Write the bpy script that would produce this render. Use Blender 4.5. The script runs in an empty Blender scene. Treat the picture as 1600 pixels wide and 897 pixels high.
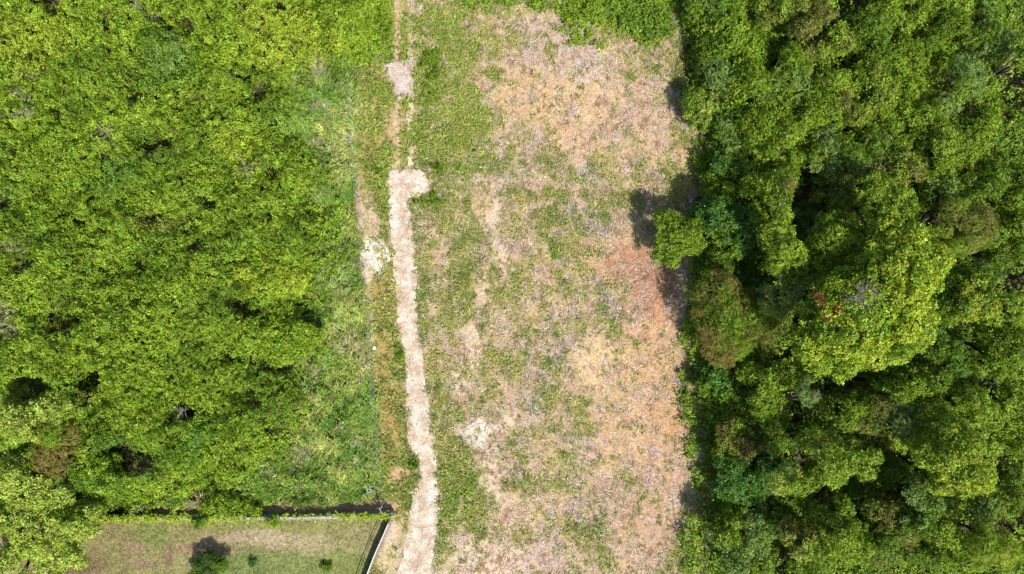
import bpy, math
import numpy as np
from mathutils import Vector, Matrix

# ------------------------------------------------------------------ camera, light, exposure
scene = bpy.context.scene
COL = scene.collection
CAM_H = 54.0
PX = 0.05                      # metres on the ground per photo pixel (1600 px = 80 m)

cam_data = bpy.data.cameras.new('camera')
cam = bpy.data.objects.new('camera', cam_data)
COL.objects.link(cam)
cam.location = (0, 0, CAM_H)
cam.rotation_euler = (0, 0, 0)
cam_data.sensor_width = 36
cam_data.lens = 36 * CAM_H / 80.0
cam_data.clip_start = 0.5
cam_data.clip_end = 5000
scene.camera = cam

SUN_DIR = Vector((0.54, -0.84, 0)).normalized()
SUN_EL = math.radians(54)
to_sun = Vector((SUN_DIR.x * math.cos(SUN_EL), SUN_DIR.y * math.cos(SUN_EL), math.sin(SUN_EL)))
world = bpy.data.worlds.new('World')
scene.world = world
world.use_nodes = True
wn = world.node_tree
sky = wn.nodes.new('ShaderNodeTexSky')
sky.sky_type = 'NISHITA'
sky.sun_disc = False
sky.sun_elevation = SUN_EL
sky.sun_rotation = math.atan2(to_sun.x, to_sun.y)
sky.air_density = 1.0
sky.dust_density = 1.5
wn.links.new(sky.outputs[0], wn.nodes['Background'].inputs[0])
wn.nodes['Background'].inputs[1].default_value = 0.13
sd = bpy.data.lights.new('sun', 'SUN')
sd.energy = 4.6
sd.angle = math.radians(0.5)
sd.color = (1.0, 0.97, 0.92)
so = bpy.data.objects.new('sun', sd)
so.rotation_euler = (-to_sun).to_track_quat('-Z', 'Y').to_euler()
so.location = to_sun * 80
COL.objects.link(so)
scene.view_settings.view_transform = 'Standard'
scene.view_settings.look = 'None'
scene.view_settings.exposure = 0.92
scene.view_settings.gamma = 1.0
scene.cycles.max_bounces = 6
scene.cycles.transparent_max_bounces = 4

# ------------------------------------------------------------------ helpers
rng = np.random.default_rng(7)
_T = np.random.default_rng(11).random((8, 256, 256))

def vnoise(x, y, k=0):
    xi = np.floor(x).astype(int); yi = np.floor(y).astype(int)
    fx = x - xi; fy = y - yi
    fx = fx * fx * (3 - 2 * fx); fy = fy * fy * (3 - 2 * fy)
    t = _T[k % 8]
    a = t[xi & 255, yi & 255]; b = t[(xi + 1) & 255, yi & 255]
    c = t[xi & 255, (yi + 1) & 255]; d = t[(xi + 1) & 255, (yi + 1) & 255]
    return (a * (1 - fx) + b * fx) * (1 - fy) + (c * (1 - fx) + d * fx) * fy

def fbm(x, y, size, k=0, octv=4, rough=0.5):
    """noise in 0..1 with feature size in metres"""
    x = np.asarray(x, float); y = np.asarray(y, float)
    s = 0; a = 1.0; tot = 0; f = 1.0 / size
    for o in range(octv):
        ca, sa = math.cos(o * 0.9 + k), math.sin(o * 0.9 + k)
        s = s + a * vnoise((x * ca - y * sa) * f + 37.1 * k + 11 * o, (x * sa + y * ca) * f + 91.7 * k, k + o)
        tot += a; a *= rough; f *= 2.03
    return s / tot

def sstep(a, b, v):
    t = np.clip((v - a) / (b - a), 0, 1)
    return t * t * (3 - 2 * t)

def w2p(x, y, z=0.0):
    s = CAM_H / (CAM_H - z)
    return x * s / PX + 800, 448.5 - y * s / PX

def p2w(px, py, z=0.0):
    s = (CAM_H - z) / CAM_H
    return (px - 800) * PX * s, (448.5 - py) * PX * s

def poly_dist(px, py, poly):
    """signed distance to a polygon (positive inside)"""
    P = np.asarray(poly, float); n = len(P)
    px = np.asarray(px, float); py = np.asarray(py, float)
    dmin = np.full(px.shape, 1e9); inside = np.zeros(px.shape, bool)
    for i in range(n):
        x0, y0 = P[i]; x1, y1 = P[(i + 1) % n]
        dx, dy = x1 - x0, y1 - y0
        t = np.clip(((px - x0) * dx + (py - y0) * dy) / (dx * dx + dy * dy + 1e-9), 0, 1)
        d = np.hypot(px - x0 - t * dx, py - y0 - t * dy)
        dmin = np.minimum(dmin, d)
        c = ((y0 > py) != (y1 > py)) & (px < (x1 - x0) * (py - y0) / (y1 - y0 + 1e-12) + x0)
        inside ^= c
    return np.where(inside, dmin, -dmin)

def alb(r, g, b, k=1.9):
    """albedo of a sunlit flat surface seen as this sRGB value"""
    c = np.array([r, g, b], float) / 255
    l = np.where(c <= 0.04045, c / 12.92, ((c + 0.055) / 1.055) ** 2.4)
    return l / k

def make_mesh(name, V, F, color=None, mat=None, parent=None, smooth=False):
    me = bpy.data.meshes.new(name)
    V = np.ascontiguousarray(V, np.float32); F = np.ascontiguousarray(F, np.int32)
    k = F.shape[1]
    me.vertices.add(len(V)); me.vertices.foreach_set('co', V.ravel())
    me.loops.add(F.size); me.loops.foreach_set('vertex_index', F.ravel())
    me.polygons.add(len(F))
    me.polygons.foreach_set('loop_start', np.arange(0, F.size, k, dtype=np.int32))
    if smooth:
        me.polygons.foreach_set('use_smooth', np.ones(len(F), bool))
    if color is not None:
        a = me.color_attributes.new('Col', 'FLOAT_COLOR', 'POINT')
        c = np.ones((len(V), 4), np.float32); c[:, :3] = np.clip(color, 0, 1)
        a.data.foreach_set('color', c.ravel())
    me.update(calc_edges=True)
    if mat: me.materials.append(mat)
    o = bpy.data.objects.new(name, me)
    COL.objects.link(o)
    if parent: o.parent = parent
    return o

def tag(o, label=None, cat=None, group=None, kind=None):
    if label: o['label'] = label
    if cat: o['category'] = cat
    if group: o['group'] = group
    if kind: o['kind'] = kind
    return o

def empty(name, loc, label, cat, group=None):
    o = bpy.data.objects.new(name, None)
    o.location = loc
    COL.objects.link(o)
    return tag(o, label, cat, group)

class MB:
    """collects boxes and tubes for one mesh"""
    def __init__(s): s.V = []; s.F = []; s.n = 0
    def add(s, V, F):
        s.V.append(np.asarray(V, float)); s.F.append(np.asarray(F, int) + s.n); s.n += len(V)
    def tube(s, pts, r0, r1=None, seg=6, wob=0):
        pts = [Vector(p) for p in pts]; r1 = r0 if r1 is None else r1
        V = []; n = len(pts)
        for i, p in enumerate(pts):
            d = (pts[min(i + 1, n - 1)] - pts[max(i - 1, 0)]).normalized()
            u = d.orthogonal().normalized(); v = d.cross(u)
            r = r0 + (r1 - r0) * i / (n - 1)
            for k in range(seg):
                a = 2 * math.pi * k / seg
                V.append(p + (u * math.cos(a) + v * math.sin(a)) * r)
        F = []
        for i in range(n - 1):
            for k in range(seg):
                F.append((i * seg + k, i * seg + (k + 1) % seg, (i + 1) * seg + (k + 1) % seg, (i + 1) * seg + k))
        c0 = len(V); V.append(pts[0]); V.append(pts[-1])
        for k in range(seg):
            F.append((c0, (k + 1) % seg, k, k))
            F.append((c0 + 1, (n - 1) * seg + k, (n - 1) * seg + (k + 1) % seg, (n - 1) * seg + (k + 1) % seg))
        s.add([tuple(v) for v in V], [f for f in F])
    def box(s, a, b, w, z0, z1, taper=0):
        """box along the segment a-b (xy), width w"""
        a = Vector((a[0], a[1], 0)); b = Vector((b[0], b[1], 0)); d = (b - a).normalized(); n = Vector((-d.y, d.x, 0)) * w / 2
        V = [a - n, b - n, b + n, a + n]
        V = [(v.x, v.y, z0) for v in V] + [(v.x, v.y, z1) for v in V]
        s.add(V, [(0, 3, 2, 1), (4, 5, 6, 7), (0, 1, 5, 4), (1, 2, 6, 5), (2, 3, 7, 6), (3, 0, 4, 7)])
    def build(s, name, mat, parent=None, smooth=False):
        V = np.concatenate(s.V); F = np.concatenate(s.F)
        me = bpy.data.meshes.new(name)
        faces = [tuple(f) if f[2] != f[3] else tuple(f[:3]) for f in F.tolist()]
        me.from_pydata(V.tolist(), [], faces); me.update()
        if smooth:
            me.polygons.foreach_set('use_smooth', np.ones(len(me.polygons), bool))
        me.materials.append(mat)
        o = bpy.data.objects.new(name, me); COL.objects.link(o)
        if parent: o.parent = parent
        return o

# ------------------------------------------------------------------ materials
def new_mat(name):
    m = bpy.data.materials.new(name); m.use_nodes = True
    nt = m.node_tree; nt.nodes.clear()
    out = nt.nodes.new('ShaderNodeOutputMaterial')
    p = nt.nodes.new('ShaderNodeBsdfPrincipled')
    nt.links.new(p.outputs[0], out.inputs[0])
    return m, nt, p, out

def leaf_mat(name, rough=0.5, trans=0.34, spec=0.16):
    m, nt, p, out = new_mat(name)
    at = nt.nodes.new('ShaderNodeAttribute'); at.attribute_name = 'Col'
    p.inputs['Roughness'].default_value = rough
    p.inputs['Specular IOR Level'].default_value = spec
    nt.links.new(at.outputs['Color'], p.inputs['Base Color'])
    tr = nt.nodes.new('ShaderNodeBsdfTranslucent')
    hs = nt.nodes.new('ShaderNodeHueSaturation')
    hs.inputs['Hue'].default_value = 0.497; hs.inputs['Saturation'].default_value = 1.1; hs.inputs['Value'].default_value = 1.25
    nt.links.new(at.outputs['Color'], hs.inputs['Color'])
    nt.links.new(hs.outputs[0], tr.inputs['Color'])
    mx = nt.nodes.new('ShaderNodeMixShader'); mx.inputs[0].default_value = trans
    nt.links.new(p.outputs[0], mx.inputs[1]); nt.links.new(tr.outputs[0], mx.inputs[2])
    nt.links.new(mx.outputs[0], out.inputs[0])
    return m

def noisy_mat(name, c0, c1, scale=6.0, rough=0.9, bump=0.3, detail=6, bscale=None, attr=False, lo=0.3, hi=0.7, extra=None):
    m, nt, p, out = new_mat(name)
    tc = nt.nodes.new('ShaderNodeTexCoord')
    n1 = nt.nodes.new('ShaderNodeTexNoise'); n1.inputs['Scale'].default_value = scale; n1.inputs['Detail'].default_value = detail
    n1.inputs['Roughness'].default_value = 0.62
    nt.links.new(tc.outputs['Object'], n1.inputs['Vector'])
    r = nt.nodes.new('ShaderNodeValToRGB'); r.color_ramp.elements[0].position = lo; r.color_ramp.elements[1].position = hi
    r.color_ramp.elements[0].color = (*c0, 1); r.color_ramp.elements[1].color = (*c1, 1)
    nt.links.new(n1.outputs[0], r.inputs[0])
    nt.links.new(r.outputs[0], p.inputs['Base Color'])
    p.inputs['Roughness'].default_value = rough
    p.inputs['Specular IOR Level'].default_value = 0.2
    n2 = nt.nodes.new('ShaderNodeTexNoise'); n2.inputs['Scale'].default_value = bscale or scale * 2; n2.inputs['Detail'].default_value = 5
    nt.links.new(tc.outputs['Object'], n2.inputs['Vector'])
    b = nt.nodes.new('ShaderNodeBump'); b.inputs['Strength'].default_value = bump; b.inputs['Distance'].default_value = 0.05
    nt.links.new(n2.outputs[0], b.inputs['Height']); nt.links.new(b.outputs[0], p.inputs['Normal'])
    return m

M_leaf = leaf_mat('leaf')
M_grass = leaf_mat('grass_blade', rough=0.55, trans=0.25, spec=0.25)
M_dry = leaf_mat('dry_stem', rough=0.8, trans=0.05, spec=0.1)
M_bark = noisy_mat('bark', (0.045, 0.035, 0.027), (0.12, 0.095, 0.075), 9, bump=0.6)
M_twig = noisy_mat('bare_twig', (0.14, 0.11, 0.09), (0.30, 0.25, 0.21), 14)
M_darktwig = noisy_mat('dark_root', (0.06, 0.04, 0.03), (0.14, 0.09, 0.06), 14)
M_wall = noisy_mat('weathered_concrete', (0.10, 0.10, 0.085), (0.26, 0.25, 0.22), 3, bump=0.4)
M_cap = noisy_mat('pale_concrete', (0.15, 0.15, 0.125), (0.29, 0.28, 0.25), 5, bump=0.4)
M_metal = noisy_mat('galvanised_metal', (0.25, 0.26, 0.27), (0.46, 0.47, 0.49), 12, rough=0.45, bump=0.05)
M_wire = noisy_mat('dull_wire', (0.12, 0.13, 0.12), (0.24, 0.25, 0.23), 12, rough=0.6, bump=0.05)
M_stone = noisy_mat('pale_stone', (0.42, 0.31, 0.25), (0.62, 0.52, 0.45), 5, bump=0.4)
M_white = noisy_mat('white_plastic', (0.55, 0.56, 0.57), (0.8, 0.8, 0.8), 7, rough=0.5, bump=0.1)

def ground_mat():
    m, nt, p, out = new_mat('soil_and_litter')
    at = nt.nodes.new('ShaderNodeAttribute'); at.attribute_name = 'Col'
    tc = nt.nodes.new('ShaderNodeTexCoord')
    def noise(scale, detail=4, rough=0.6, vec=None, dist=0.0):
        n = nt.nodes.new('ShaderNodeTexNoise'); n.inputs['Scale'].default_value = scale
        n.inputs['Detail'].default_value = detail; n.inputs['Roughness'].default_value = rough
        n.inputs['Distortion'].default_value = dist
        nt.links.new(vec or tc.outputs['Object'], n.inputs['Vector']); return n
    def rng_(n, a, b, lo, hi):
        r = nt.nodes.new('ShaderNodeMapRange'); r.inputs[1].default_value = a; r.inputs[2].default_value = b
        r.inputs[3].default_value = lo; r.inputs[4].default_value = hi
        nt.links.new(n.outputs[0], r.inputs[0]); return r
    def mul(a, b):
        k = nt.nodes.new('ShaderNodeMath'); k.operation = 'MULTIPLY'
        nt.links.new(a.outputs[0], k.inputs[0]); nt.links.new(b.outputs[0], k.inputs[1]); return k
    a = rng_(noise(5.0, 6, 0.75, dist=0.8), 0.36, 0.64, 0.5, 1.36)
    b = rng_(noise(1.3, 3), 0.35, 0.65, 0.9, 1.1)
    f = mul(a, b)
    v = nt.nodes.new('ShaderNodeVectorMath'); v.operation = 'SCALE'
    nt.links.new(at.outputs['Color'], v.inputs[0]); nt.links.new(f.outputs[0], v.inputs['Scale'])
    # little hue wander: dry straw
    mx = nt.nodes.new('ShaderNodeMix'); mx.data_type = 'RGBA'
    n3 = rng_(noise(9, 3, dist=1.0), 0.56, 0.66, 0.0, 0.35)
    nt.links.new(n3.outputs[0], mx.inputs[0]); nt.links.new(v.outputs[0], mx.inputs[6]); mx.inputs[7].default_value = (0.40, 0.32, 0.24, 1)
    nt.links.new(mx.outputs[2], p.inputs['Base Color'])
    p.inputs['Roughness'].default_value = 0.95; p.inputs['Specular IOR Level'].default_value = 0.1
    bp = nt.nodes.new('ShaderNodeBump'); bp.inputs['Strength'].default_value = 0.75; bp.inputs['Distance'].default_value = 0.12
    nt.links.new(noise(4.5, 6, 0.7, dist=0.5).outputs[0], bp.inputs['Height']); nt.links.new(bp.outputs[0], p.inputs['Normal'])
    return m
M_ground = ground_mat()

# ------------------------------------------------------------------ regions (photo pixels on the ground plane)
PATH = [(603,268),(630,265),(655,266),(666,274),(675,288),(673,299),(662,308),(645,307),(640,318),(643,345),(646,380),(650,420),(652,450),
        (649,470),(651,488),(655,503),(657,530),(661,560),(663,590),(668,615),(673,640),(677,685),(680,712),(682,745),(685,800),(682,835),(677,862),
        (674,885),(671,930),(612,930),(620,897),(629,860),(637,830),(641,800),(644,768),(653,755),(658,742),(656,722),(654,711),(643,703),(638,690),
        (636,650),(635,610),(634,580),(629,545),(622,510),(620,480),(616,440),(613,390),(608,350),(606,310)]
PAD = [(596,100),(612,96),(630,95),(649,91),(648,104),(647,120),(647,135),(646,150),(642,158),(637,153),(630,156),(621,156),(617,150),(612,140),
       (613,131),(604,122),(601,110)]
FIELD_R = [(1050,-80),(1058,20),(1062,60),(1045,110),(1065,190),(1105,215),(1112,260),(1105,300),(1085,315),(1085,420),(1068,460),(1075,510),
           (1085,560),(1092,620),(1108,680),(1118,740),(1112,800),(1108,860),(1110,980)]
FIELD = [(652,-80),(652,250),(640,450),(665,600),(680,760),(680,897),(670,980)] + FIELD_R[::-1]
LEFT_THICK = [(-160,-160),(610,-160),(606,0),(598,55),(570,90),(500,92),(458,110),(448,190),(486,225),(500,262),(478,300),(522,330),(508,400),
              (488,470),(486,540),(476,590),(488,640),(440,700),(395,745),(330,775),(240,790),(205,797),(195,808),(150,812),(-160,815)]
LEFT_ALL = [(-160,-160),(612,-160),(606,0),(585,70),(556,110),(553,230),(548,330),(556,420),(568,480),(574,560),(583,640),(590,700),(592,765),
            (560,786),(400,790),(240,791),(195,806),(-160,815)]
STRIP = [(553,60),(612,-20),(618,90),(600,130),(605,265),(606,300),(613,390),(618,470),(628,545),(634,600),(636,690),(655,730),(640,770),(640,840),
         (618,897),(575,900),(618,800),(600,780),(590,700),(580,600),(572,500),(556,400),(548,300)]
LAWN = [(-160,812),(195,812),(400,808),(612,812),(574,900),(560,980),(-160,980)]
RIGHT = [(1070,-160),(1072,30),(1075,70),(1078,110),(1095,130),(1080,180),(1112,205),(1122,260),(1112,305),(1090,325),(1095,400),(1080,440),
         (1082,500),(1098,560),(1108,620),(1125,680),(1122,740),(1128,800),(1125,860),(1130,980),(1760,980),(1760,-160)]
TOPBAND = [(715,-160),(715,-5),(760,5),(800,14),(850,10),(872,50),(900,62),(935,58),(990,62),(1020,75),(1068,60),(1075,-160)]

# patches of the cleared field: px, py, rx, ry, rotation deg, sRGB colour, strength
SOIL = [
 (890,150,110,75,10,(232,196,152),1.0),(900,215,120,45,0,(222,184,144),.9),(820,150,40,50,0,(228,188,142),.7),
 (860,45,75,32,0,(206,180,164),1.0),(915,95,65,38,20,(208,184,170),1.0),(1000,190,60,70,0,(214,180,150),.8),
 (1005,310,34,45,0,(190,140,112),.9),(992,412,46,40,-15,(190,136,104),1.1),(930,395,40,22,0,(205,150,116),.8),
 (1040,440,34,44,0,(196,140,112),1.0),(1015,505,38,60,0,(206,150,114),1.2),(870,490,42,28,0,(224,186,142),.9),
 (930,575,40,46,20,(236,204,156),1.2),(1020,570,55,60,0,(222,182,136),1.2),(985,670,80,70,0,(220,182,140),1.1),
 (1050,640,34,70,0,(214,168,124),1.1),(1040,760,50,80,0,(212,174,140),1.0),(1000,840,55,50,0,(210,170,138),1.0),
 (736,540,11,54,-5,(232,208,176),1.3),(720,600,18,14,0,(236,214,184),1.1),(750,672,22,18,0,(250,236,216),1.5),
 (793,660,15,34,-10,(236,214,180),1.2),(766,735,14,38,-12,(240,218,186),1.3),(790,800,22,30,0,(232,208,176),1.2),
 (775,335,16,36,-8,(232,206,178),1.3),(782,400,13,28,0,(236,210,184),1.2),(748,455,14,30,20,(222,196,168),1.0),
 (676,375,8,38,0,(218,192,160),1.0),(700,400,10,50,0,(210,186,150),.8),(820,790,60,60,0,(222,192,160),.8),
 (760,880,110,34,0,(236,212,184),1.2),(860,880,70,34,10,(220,190,164),.9),(700,880,24,40,0,(238,214,188),1.1),
 (755,285,16,12,0,(214,184,156),1.1),(690,560,14,26,0,(222,190,160),.9),(700,320,26,10,0,(205,180,140),.6),
 (955,860,70,40,0,(214,184,154),.8),(900,690,50,30,30,(206,178,160),.7),(850,610,60,60,0,(200,172,150),.6),
 (1090,690,22,26,0,(204,170,158),.9),(1095,540,16,50,0,(196,158,134),.8),(800,240,22,60,0,(206,186,160),.8),
 (765,180,14,60,0,(210,184,160),.9),(730,40,40,26,20,(196,170,140),.8),(1085,180,18,26,0,(206,158,126),.9),
 (1098,270,12,60,0,(170,120,92),1.0),(1050,400,24,60,0,(172,114,84),.9),(1090,600,14,60,0,(160,120,96),.8),
]
# green growth: px, py, rx, ry, rot, weight
GREEN = [
 (700,60,60,60,0,.9),(690,180,36,80,0,1.1),(735,200,40,90,0,1.0),(690,300,40,36,0,1.0),(760,230,30,50,0,.8),(730,120,40,50,0,1.0),
 (840,185,30,34,30,.5),(800,330,20,40,0,.7),(850,340,50,40,20,.7),(840,260,60,34,0,.65),(940,260,50,28,0,.5),(930,350,40,60,20,.65),(715,360,30,26,0,.9),
 (740,370,24,22,0,.9),(665,420,16,70,0,.7),(720,440,18,40,0,.8),(810,430,30,50,0,.6),(760,440,12,60,0,.7),(880,400,30,40,0,.7),
 (700,500,20,44,0,.8),(675,560,10,70,0,.9),(800,560,30,40,0,.4),(940,470,36,42,0,.85),(965,505,26,34,0,.6),(975,540,16,26,20,.7),
 (890,650,36,46,-25,1.0),(860,600,30,50,0,.55),(820,690,44,40,0,.5),(895,725,26,24,0,.9),(680,640,12,50,0,.8),(700,690,26,34,0,.8),
 (715,740,34,54,-15,1.05),(740,800,34,44,-10,.9),(693,820,12,46,0,1.1),(700,860,14,26,0,.9),(860,740,50,34,0,.5),(920,850,44,44,0,.75),
 (945,815,24,14,0,.9),(1010,760,34,30,0,.55),(1060,860,60,44,0,.8),(1105,730,26,60,0,.9),(1115,690,30,22,0,.8),(1098,225,20,66,0,1.0),
 (1075,510,20,24,0,.7),(1060,560,16,24,0,.5),(1020,110,40,26,0,.8),(920,112,26,10,0,1.0),(870,80,18,30,0,.5),(1000,340,30,20,0,.25),
 (780,70,36,60,0,.7),(820,100,30,24,0,.4),(1085,800,24,80,0,.8),(880,640,16,30,0,.8),(900,20,170,36,0,1.2),(1075,300,24,16,0,.8),
 (780,880,50,14,0,.3),(820,830,22,20,0,.5),(650,180,10,60,0,.6),(1045,250,26,40,0,.4),(860,500,30,24,0,.35),(840,540,30,20,0,.3),
]
STRIPC = [ # left strip between fence and path: colours
 (575,345,22,36,(200,176,140),1.0),(588,400,20,26,(240,224,204),1.5),(572,425,12,20,(222,196,170),1.2),(558,290,8,50,(188,160,134),1.1),
 (600,460,22,36,(172,146,82),.8),(598,560,18,60,(174,152,84),.8),(612,640,16,50,(176,146,82),.8),(600,690,22,30,(176,146,88),.8),
 (617,195,7,12,(250,240,222),1.8),(618,205,20,50,(190,160,116),.8),(690,205,26,26,(186,160,120),.8),(585,120,16,34,(180,158,112),.8),
 (585,300,18,18,(196,164,120),.9),(626,740,16,26,(200,166,120),1.0),(590,790,40,10,(206,170,132),1.1),(612,860,26,60,(204,184,140),1.2),
 (585,640,6,60,(190,170,150),.9),(580,500,5,60,(190,172,150),.9),(606,830,14,30,(222,196,172),1.0),(625,800,12,40,(190,168,118),.8),
]

def blob(px, py, b, jx, jy):
    a = math.radians(b[4]); dx = px + jx - b[0]; dy = py + jy - b[1]
    u = (dx * math.cos(a) + dy * math.sin(a)) / b[2]; v = (-dx * math.sin(a) + dy * math.cos(a)) / b[3]
    return np.exp(-(u * u + v * v) * 0.9)

def bare_mask(px, py, jx, jy):
    o = np.zeros_like(px)
    for b in SOIL:
        if b[6] >= 1.0: o = np.maximum(o, blob(px, py, b, jx * .6, jy * .6) * min(b[6], 1.3))
    return o
def green_mask(px, py, x, y):
    jx = (fbm(x, y, 2.2, 3) - .5) * 60; jy = (fbm(x, y, 2.2, 5) - .5) * 60
    g = np.zeros_like(px)
    for b in GREEN: g = np.maximum(g, blob(px, py, b, jx, jy) * b[5])
    n = fbm(x, y, 1.1, 2, 4, .65)
    rows = vnoise(x * 1.5 + 40, y * .16, 2) + .5 * vnoise(x * 3.1, y * .3, 5) - .75
    n = n + .16 * rows * sstep(880, 760, px)
    return np.clip(sstep(-0.15, 1.15, g * 0.8 + (n - .5) * 2.5 + 0.10 + .30 * sstep(830, 700, px) - .55 * bare_mask(px, py, jx, jy)), 0, 1)

# ------------------------------------------------------------------ ground sheet
def axis(lo, hi, step, far):
    mid = np.arange(lo, hi + step / 2, step)
    ext = np.array([2, 6, 15, 40, 110, 300, 900, 2400.])[None, :][0]
    return np.concatenate([(lo - ext[::-1]), mid, hi + ext])
gx = axis(-47, 47, 0.14, 0); gy = axis(-29, 29, 0.14, 0)
GX, GY = np.meshgrid(gx, gy, indexing='ij')
def ground_z(x, y):
    inner = sstep(60, 40, np.abs(x)) * sstep(45, 26, np.abs(y))
    q = w2p(x, y); inner = inner * (1 - sstep(-12, 0, np.maximum(poly_dist(q[0], q[1], PATH), poly_dist(q[0], q[1], PAD))))
    return ((fbm(x, y, 2.5, 1) - .5) * 0.22 + (fbm(x, y, .7, 4) - .5) * .10) * inner

def path_fade(px, py):
    return sstep(-14, 4, np.maximum(poly_dist(px, py, PATH), poly_dist(px, py, PAD)))

def ground_all(x, y):
    px, py = w2p(x, y)
    sh = px.shape
    n1 = fbm(x, y, 3.0, 1)[..., None]; n2 = fbm(x, y, 0.9, 6, 4, .65)[..., None]
    base = alb(92, 84, 52) * (1 - n1) + alb(70, 74, 34) * n1          # forest / thicket litter
    col = np.broadcast_to(base, sh + (3,)).copy()
    # cleared field
    wob = (fbm(x, y, 2.0, 2) - .5) * 40
    f = sstep(-10, 6, poly_dist(px, py, FIELD) + wob * .6)[..., None]
    tan = alb(202, 172, 122); mauve = alb(188, 156, 130); straw = alb(202, 184, 122)
    k = sstep(.40, .62, n1); fc = tan * (1 - k) + mauve * k
    k = sstep(.52, .66, n2) * .6; fc = fc * (1 - k) + straw * k
    jx = (fbm(x, y, 1.3, 3) - .5) * 50; jy = (fbm(x, y, 1.3, 5) - .5) * 50
    n3 = fbm(x, y, 0.8, 0, 4, .7)
    for b in SOIL:
        a = sstep(0.15, 0.80, blob(px, py, b, jx, jy) * b[6] * 1.05 + (n3 - .5) * 1.7)[..., None] * .9
        fc = fc * (1 - a) + alb(*b[5]) * np.array([.90, .87, .84]) * a
    g = green_mask(px, py, x, y)[..., None]
    gc = alb(172, 160, 94) * (1 - n1) + alb(156, 156, 76) * n1
    fc = fc * (1 - g * .78) + gc * g * .78
    col = col * (1 - f) + fc * f
    # strip between fence and path, track above
    s = sstep(-8, 8, poly_dist(px, py, STRIP) + wob * .4)[..., None]
    sc = alb(150, 152, 74) * (1 - n1) + alb(172, 158, 86) * n1
    for (cx, cy, rx, ry, c, w) in STRIPC:
        a = sstep(.2, .7, blob(px, py, (cx, cy, rx, ry, 0), jx * .25, jy * .5) * w + (n3 - .5) * .9)[..., None]
        sc = sc * (1 - a) + alb(*c) * a
    col = col * (1 - s) + sc * s
    # the middle band above the path and wheel tracks
    m = (sstep(596, 612, px + wob * .3) * sstep(668, 652, px + wob * .3) * sstep(275, 262, py))[..., None]
    mc = alb(152, 158, 84) * (1 - n1) + alb(176, 160, 104) * n1
    for (cx, cy, rx, ry, c, w) in STRIPC:
        if cy < 260:
            a = sstep(.2, .7, blob(px, py, (cx, cy, rx, ry, 0), jx * .15, jy * .3) * w + (n3 - .5) * .7)[..., None]
            mc = mc * (1 - a) + alb(*c) * a
    col = col * (1 - m) + mc * m
    for (tx, y0, y1, wid, c) in [(621, -120, 96, 6, (206, 176, 136)), (642, -120, 94, 4.5, (204, 180, 134)), (641, 150, 262, 5.5, (234, 208, 170)), (620, 155, 262, 5, (204, 178, 134))]:
        a = np.exp(-((px - tx + (n3 - .5) * 8) / wid) ** 2) * sstep(y0 - 5, y0 + 8, py) * sstep(y1 + 5, y1 - 8, py)
        a = sstep(.2, .6, a + (n3 - .5) * .6)[..., None]
        col = col * (1 - a) + alb(*c) * a
    hd = np.maximum(poly_dist(px, py, PATH), poly_dist(px, py, PAD) - 2) + (n3 - .5) * 16 + (fbm(x, y, .3, 2, 2) - .5) * 10
    a = (sstep(-7, 1, hd) * .6)[..., None]
    col = col * (1 - a) + alb(206, 180, 146) * a
    # bare soil north of the yard wall
    a = (sstep(776, 793, py + wob * .15) * sstep(816, 809, py) * sstep(185, 215, px) * sstep(632, 610, px))[..., None]
    col = col * (1 - a) + (alb(206, 156, 124) * (1 - n1) + alb(180, 150, 110) * n1) * a
    # lawn
    l = sstep(-3, 3, poly_dist(px, py, LAWN))[..., None]
    lc = alb(160, 150, 98) * (1 - n2) + alb(146, 142, 84) * n2
    for (cx, cy, rx, ry, c, w) in [
        (470,885,120,24,(128,146,72),1.5),(380,880,44,22,(132,148,80),1.3),(240,832,26,30,(134,146,72),1.1),(520,880,60,24,(140,150,80),1.0),
        (170,850,40,50,(150,138,88),1.0),(210,856,24,12,(168,138,112),.9),(292,857,18,7,(174,128,112),1.1),(228,880,22,10,(158,128,106),.9),(268,872,7,14,(168,124,108),1.0),
        (345,862,40,5,(186,146,128),1.0),(420,842,70,14,(206,184,150),1.0),(370,840,50,10,(196,176,138),.8),(145,885,22,16,(150,122,92),1.0),(330,850,26,14,(190,166,136),.7),
        (480,850,60,20,(192,176,130),.8),(560,840,40,30,(174,166,110),.8),(100,880,50,26,(140,116,84),1.0),(400,822,180,5,(150,160,70),.9)]:
        a = sstep(.2, .75, blob(px, py, (cx, cy, rx, ry, 0), jx * .5, jy * .3) * w + (n3 - .5) * .7)[..., None]
        lc = lc * (1 - a * .75) + alb(*c) * .92 * a * .75
    col = col * (1 - l) + lc * l * .93
    return px, py, col, f[..., 0], s[..., 0], l[..., 0]

gpx, gpy, gcol, gf, gs, gl = ground_all(GX, GY)
far = ((np.abs(GX) > 50) | (np.abs(GY) > 32))
gcol[far] = alb(84, 92, 40)
nx, ny = GX.shape
idx = np.arange(nx * ny).reshape(nx, ny)
F = np.stack([idx[:-1, :-1], idx[1:, :-1], idx[1:, 1:], idx[:-1, 1:]], -1).reshape(-1, 4)
V = np.stack([GX, GY, ground_z(GX, GY)], -1).reshape(-1, 3)
ground = make_mesh('ground', V, F, gcol.reshape(-1, 3), M_ground, smooth=True)
tag(ground, kind='structure')

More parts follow.
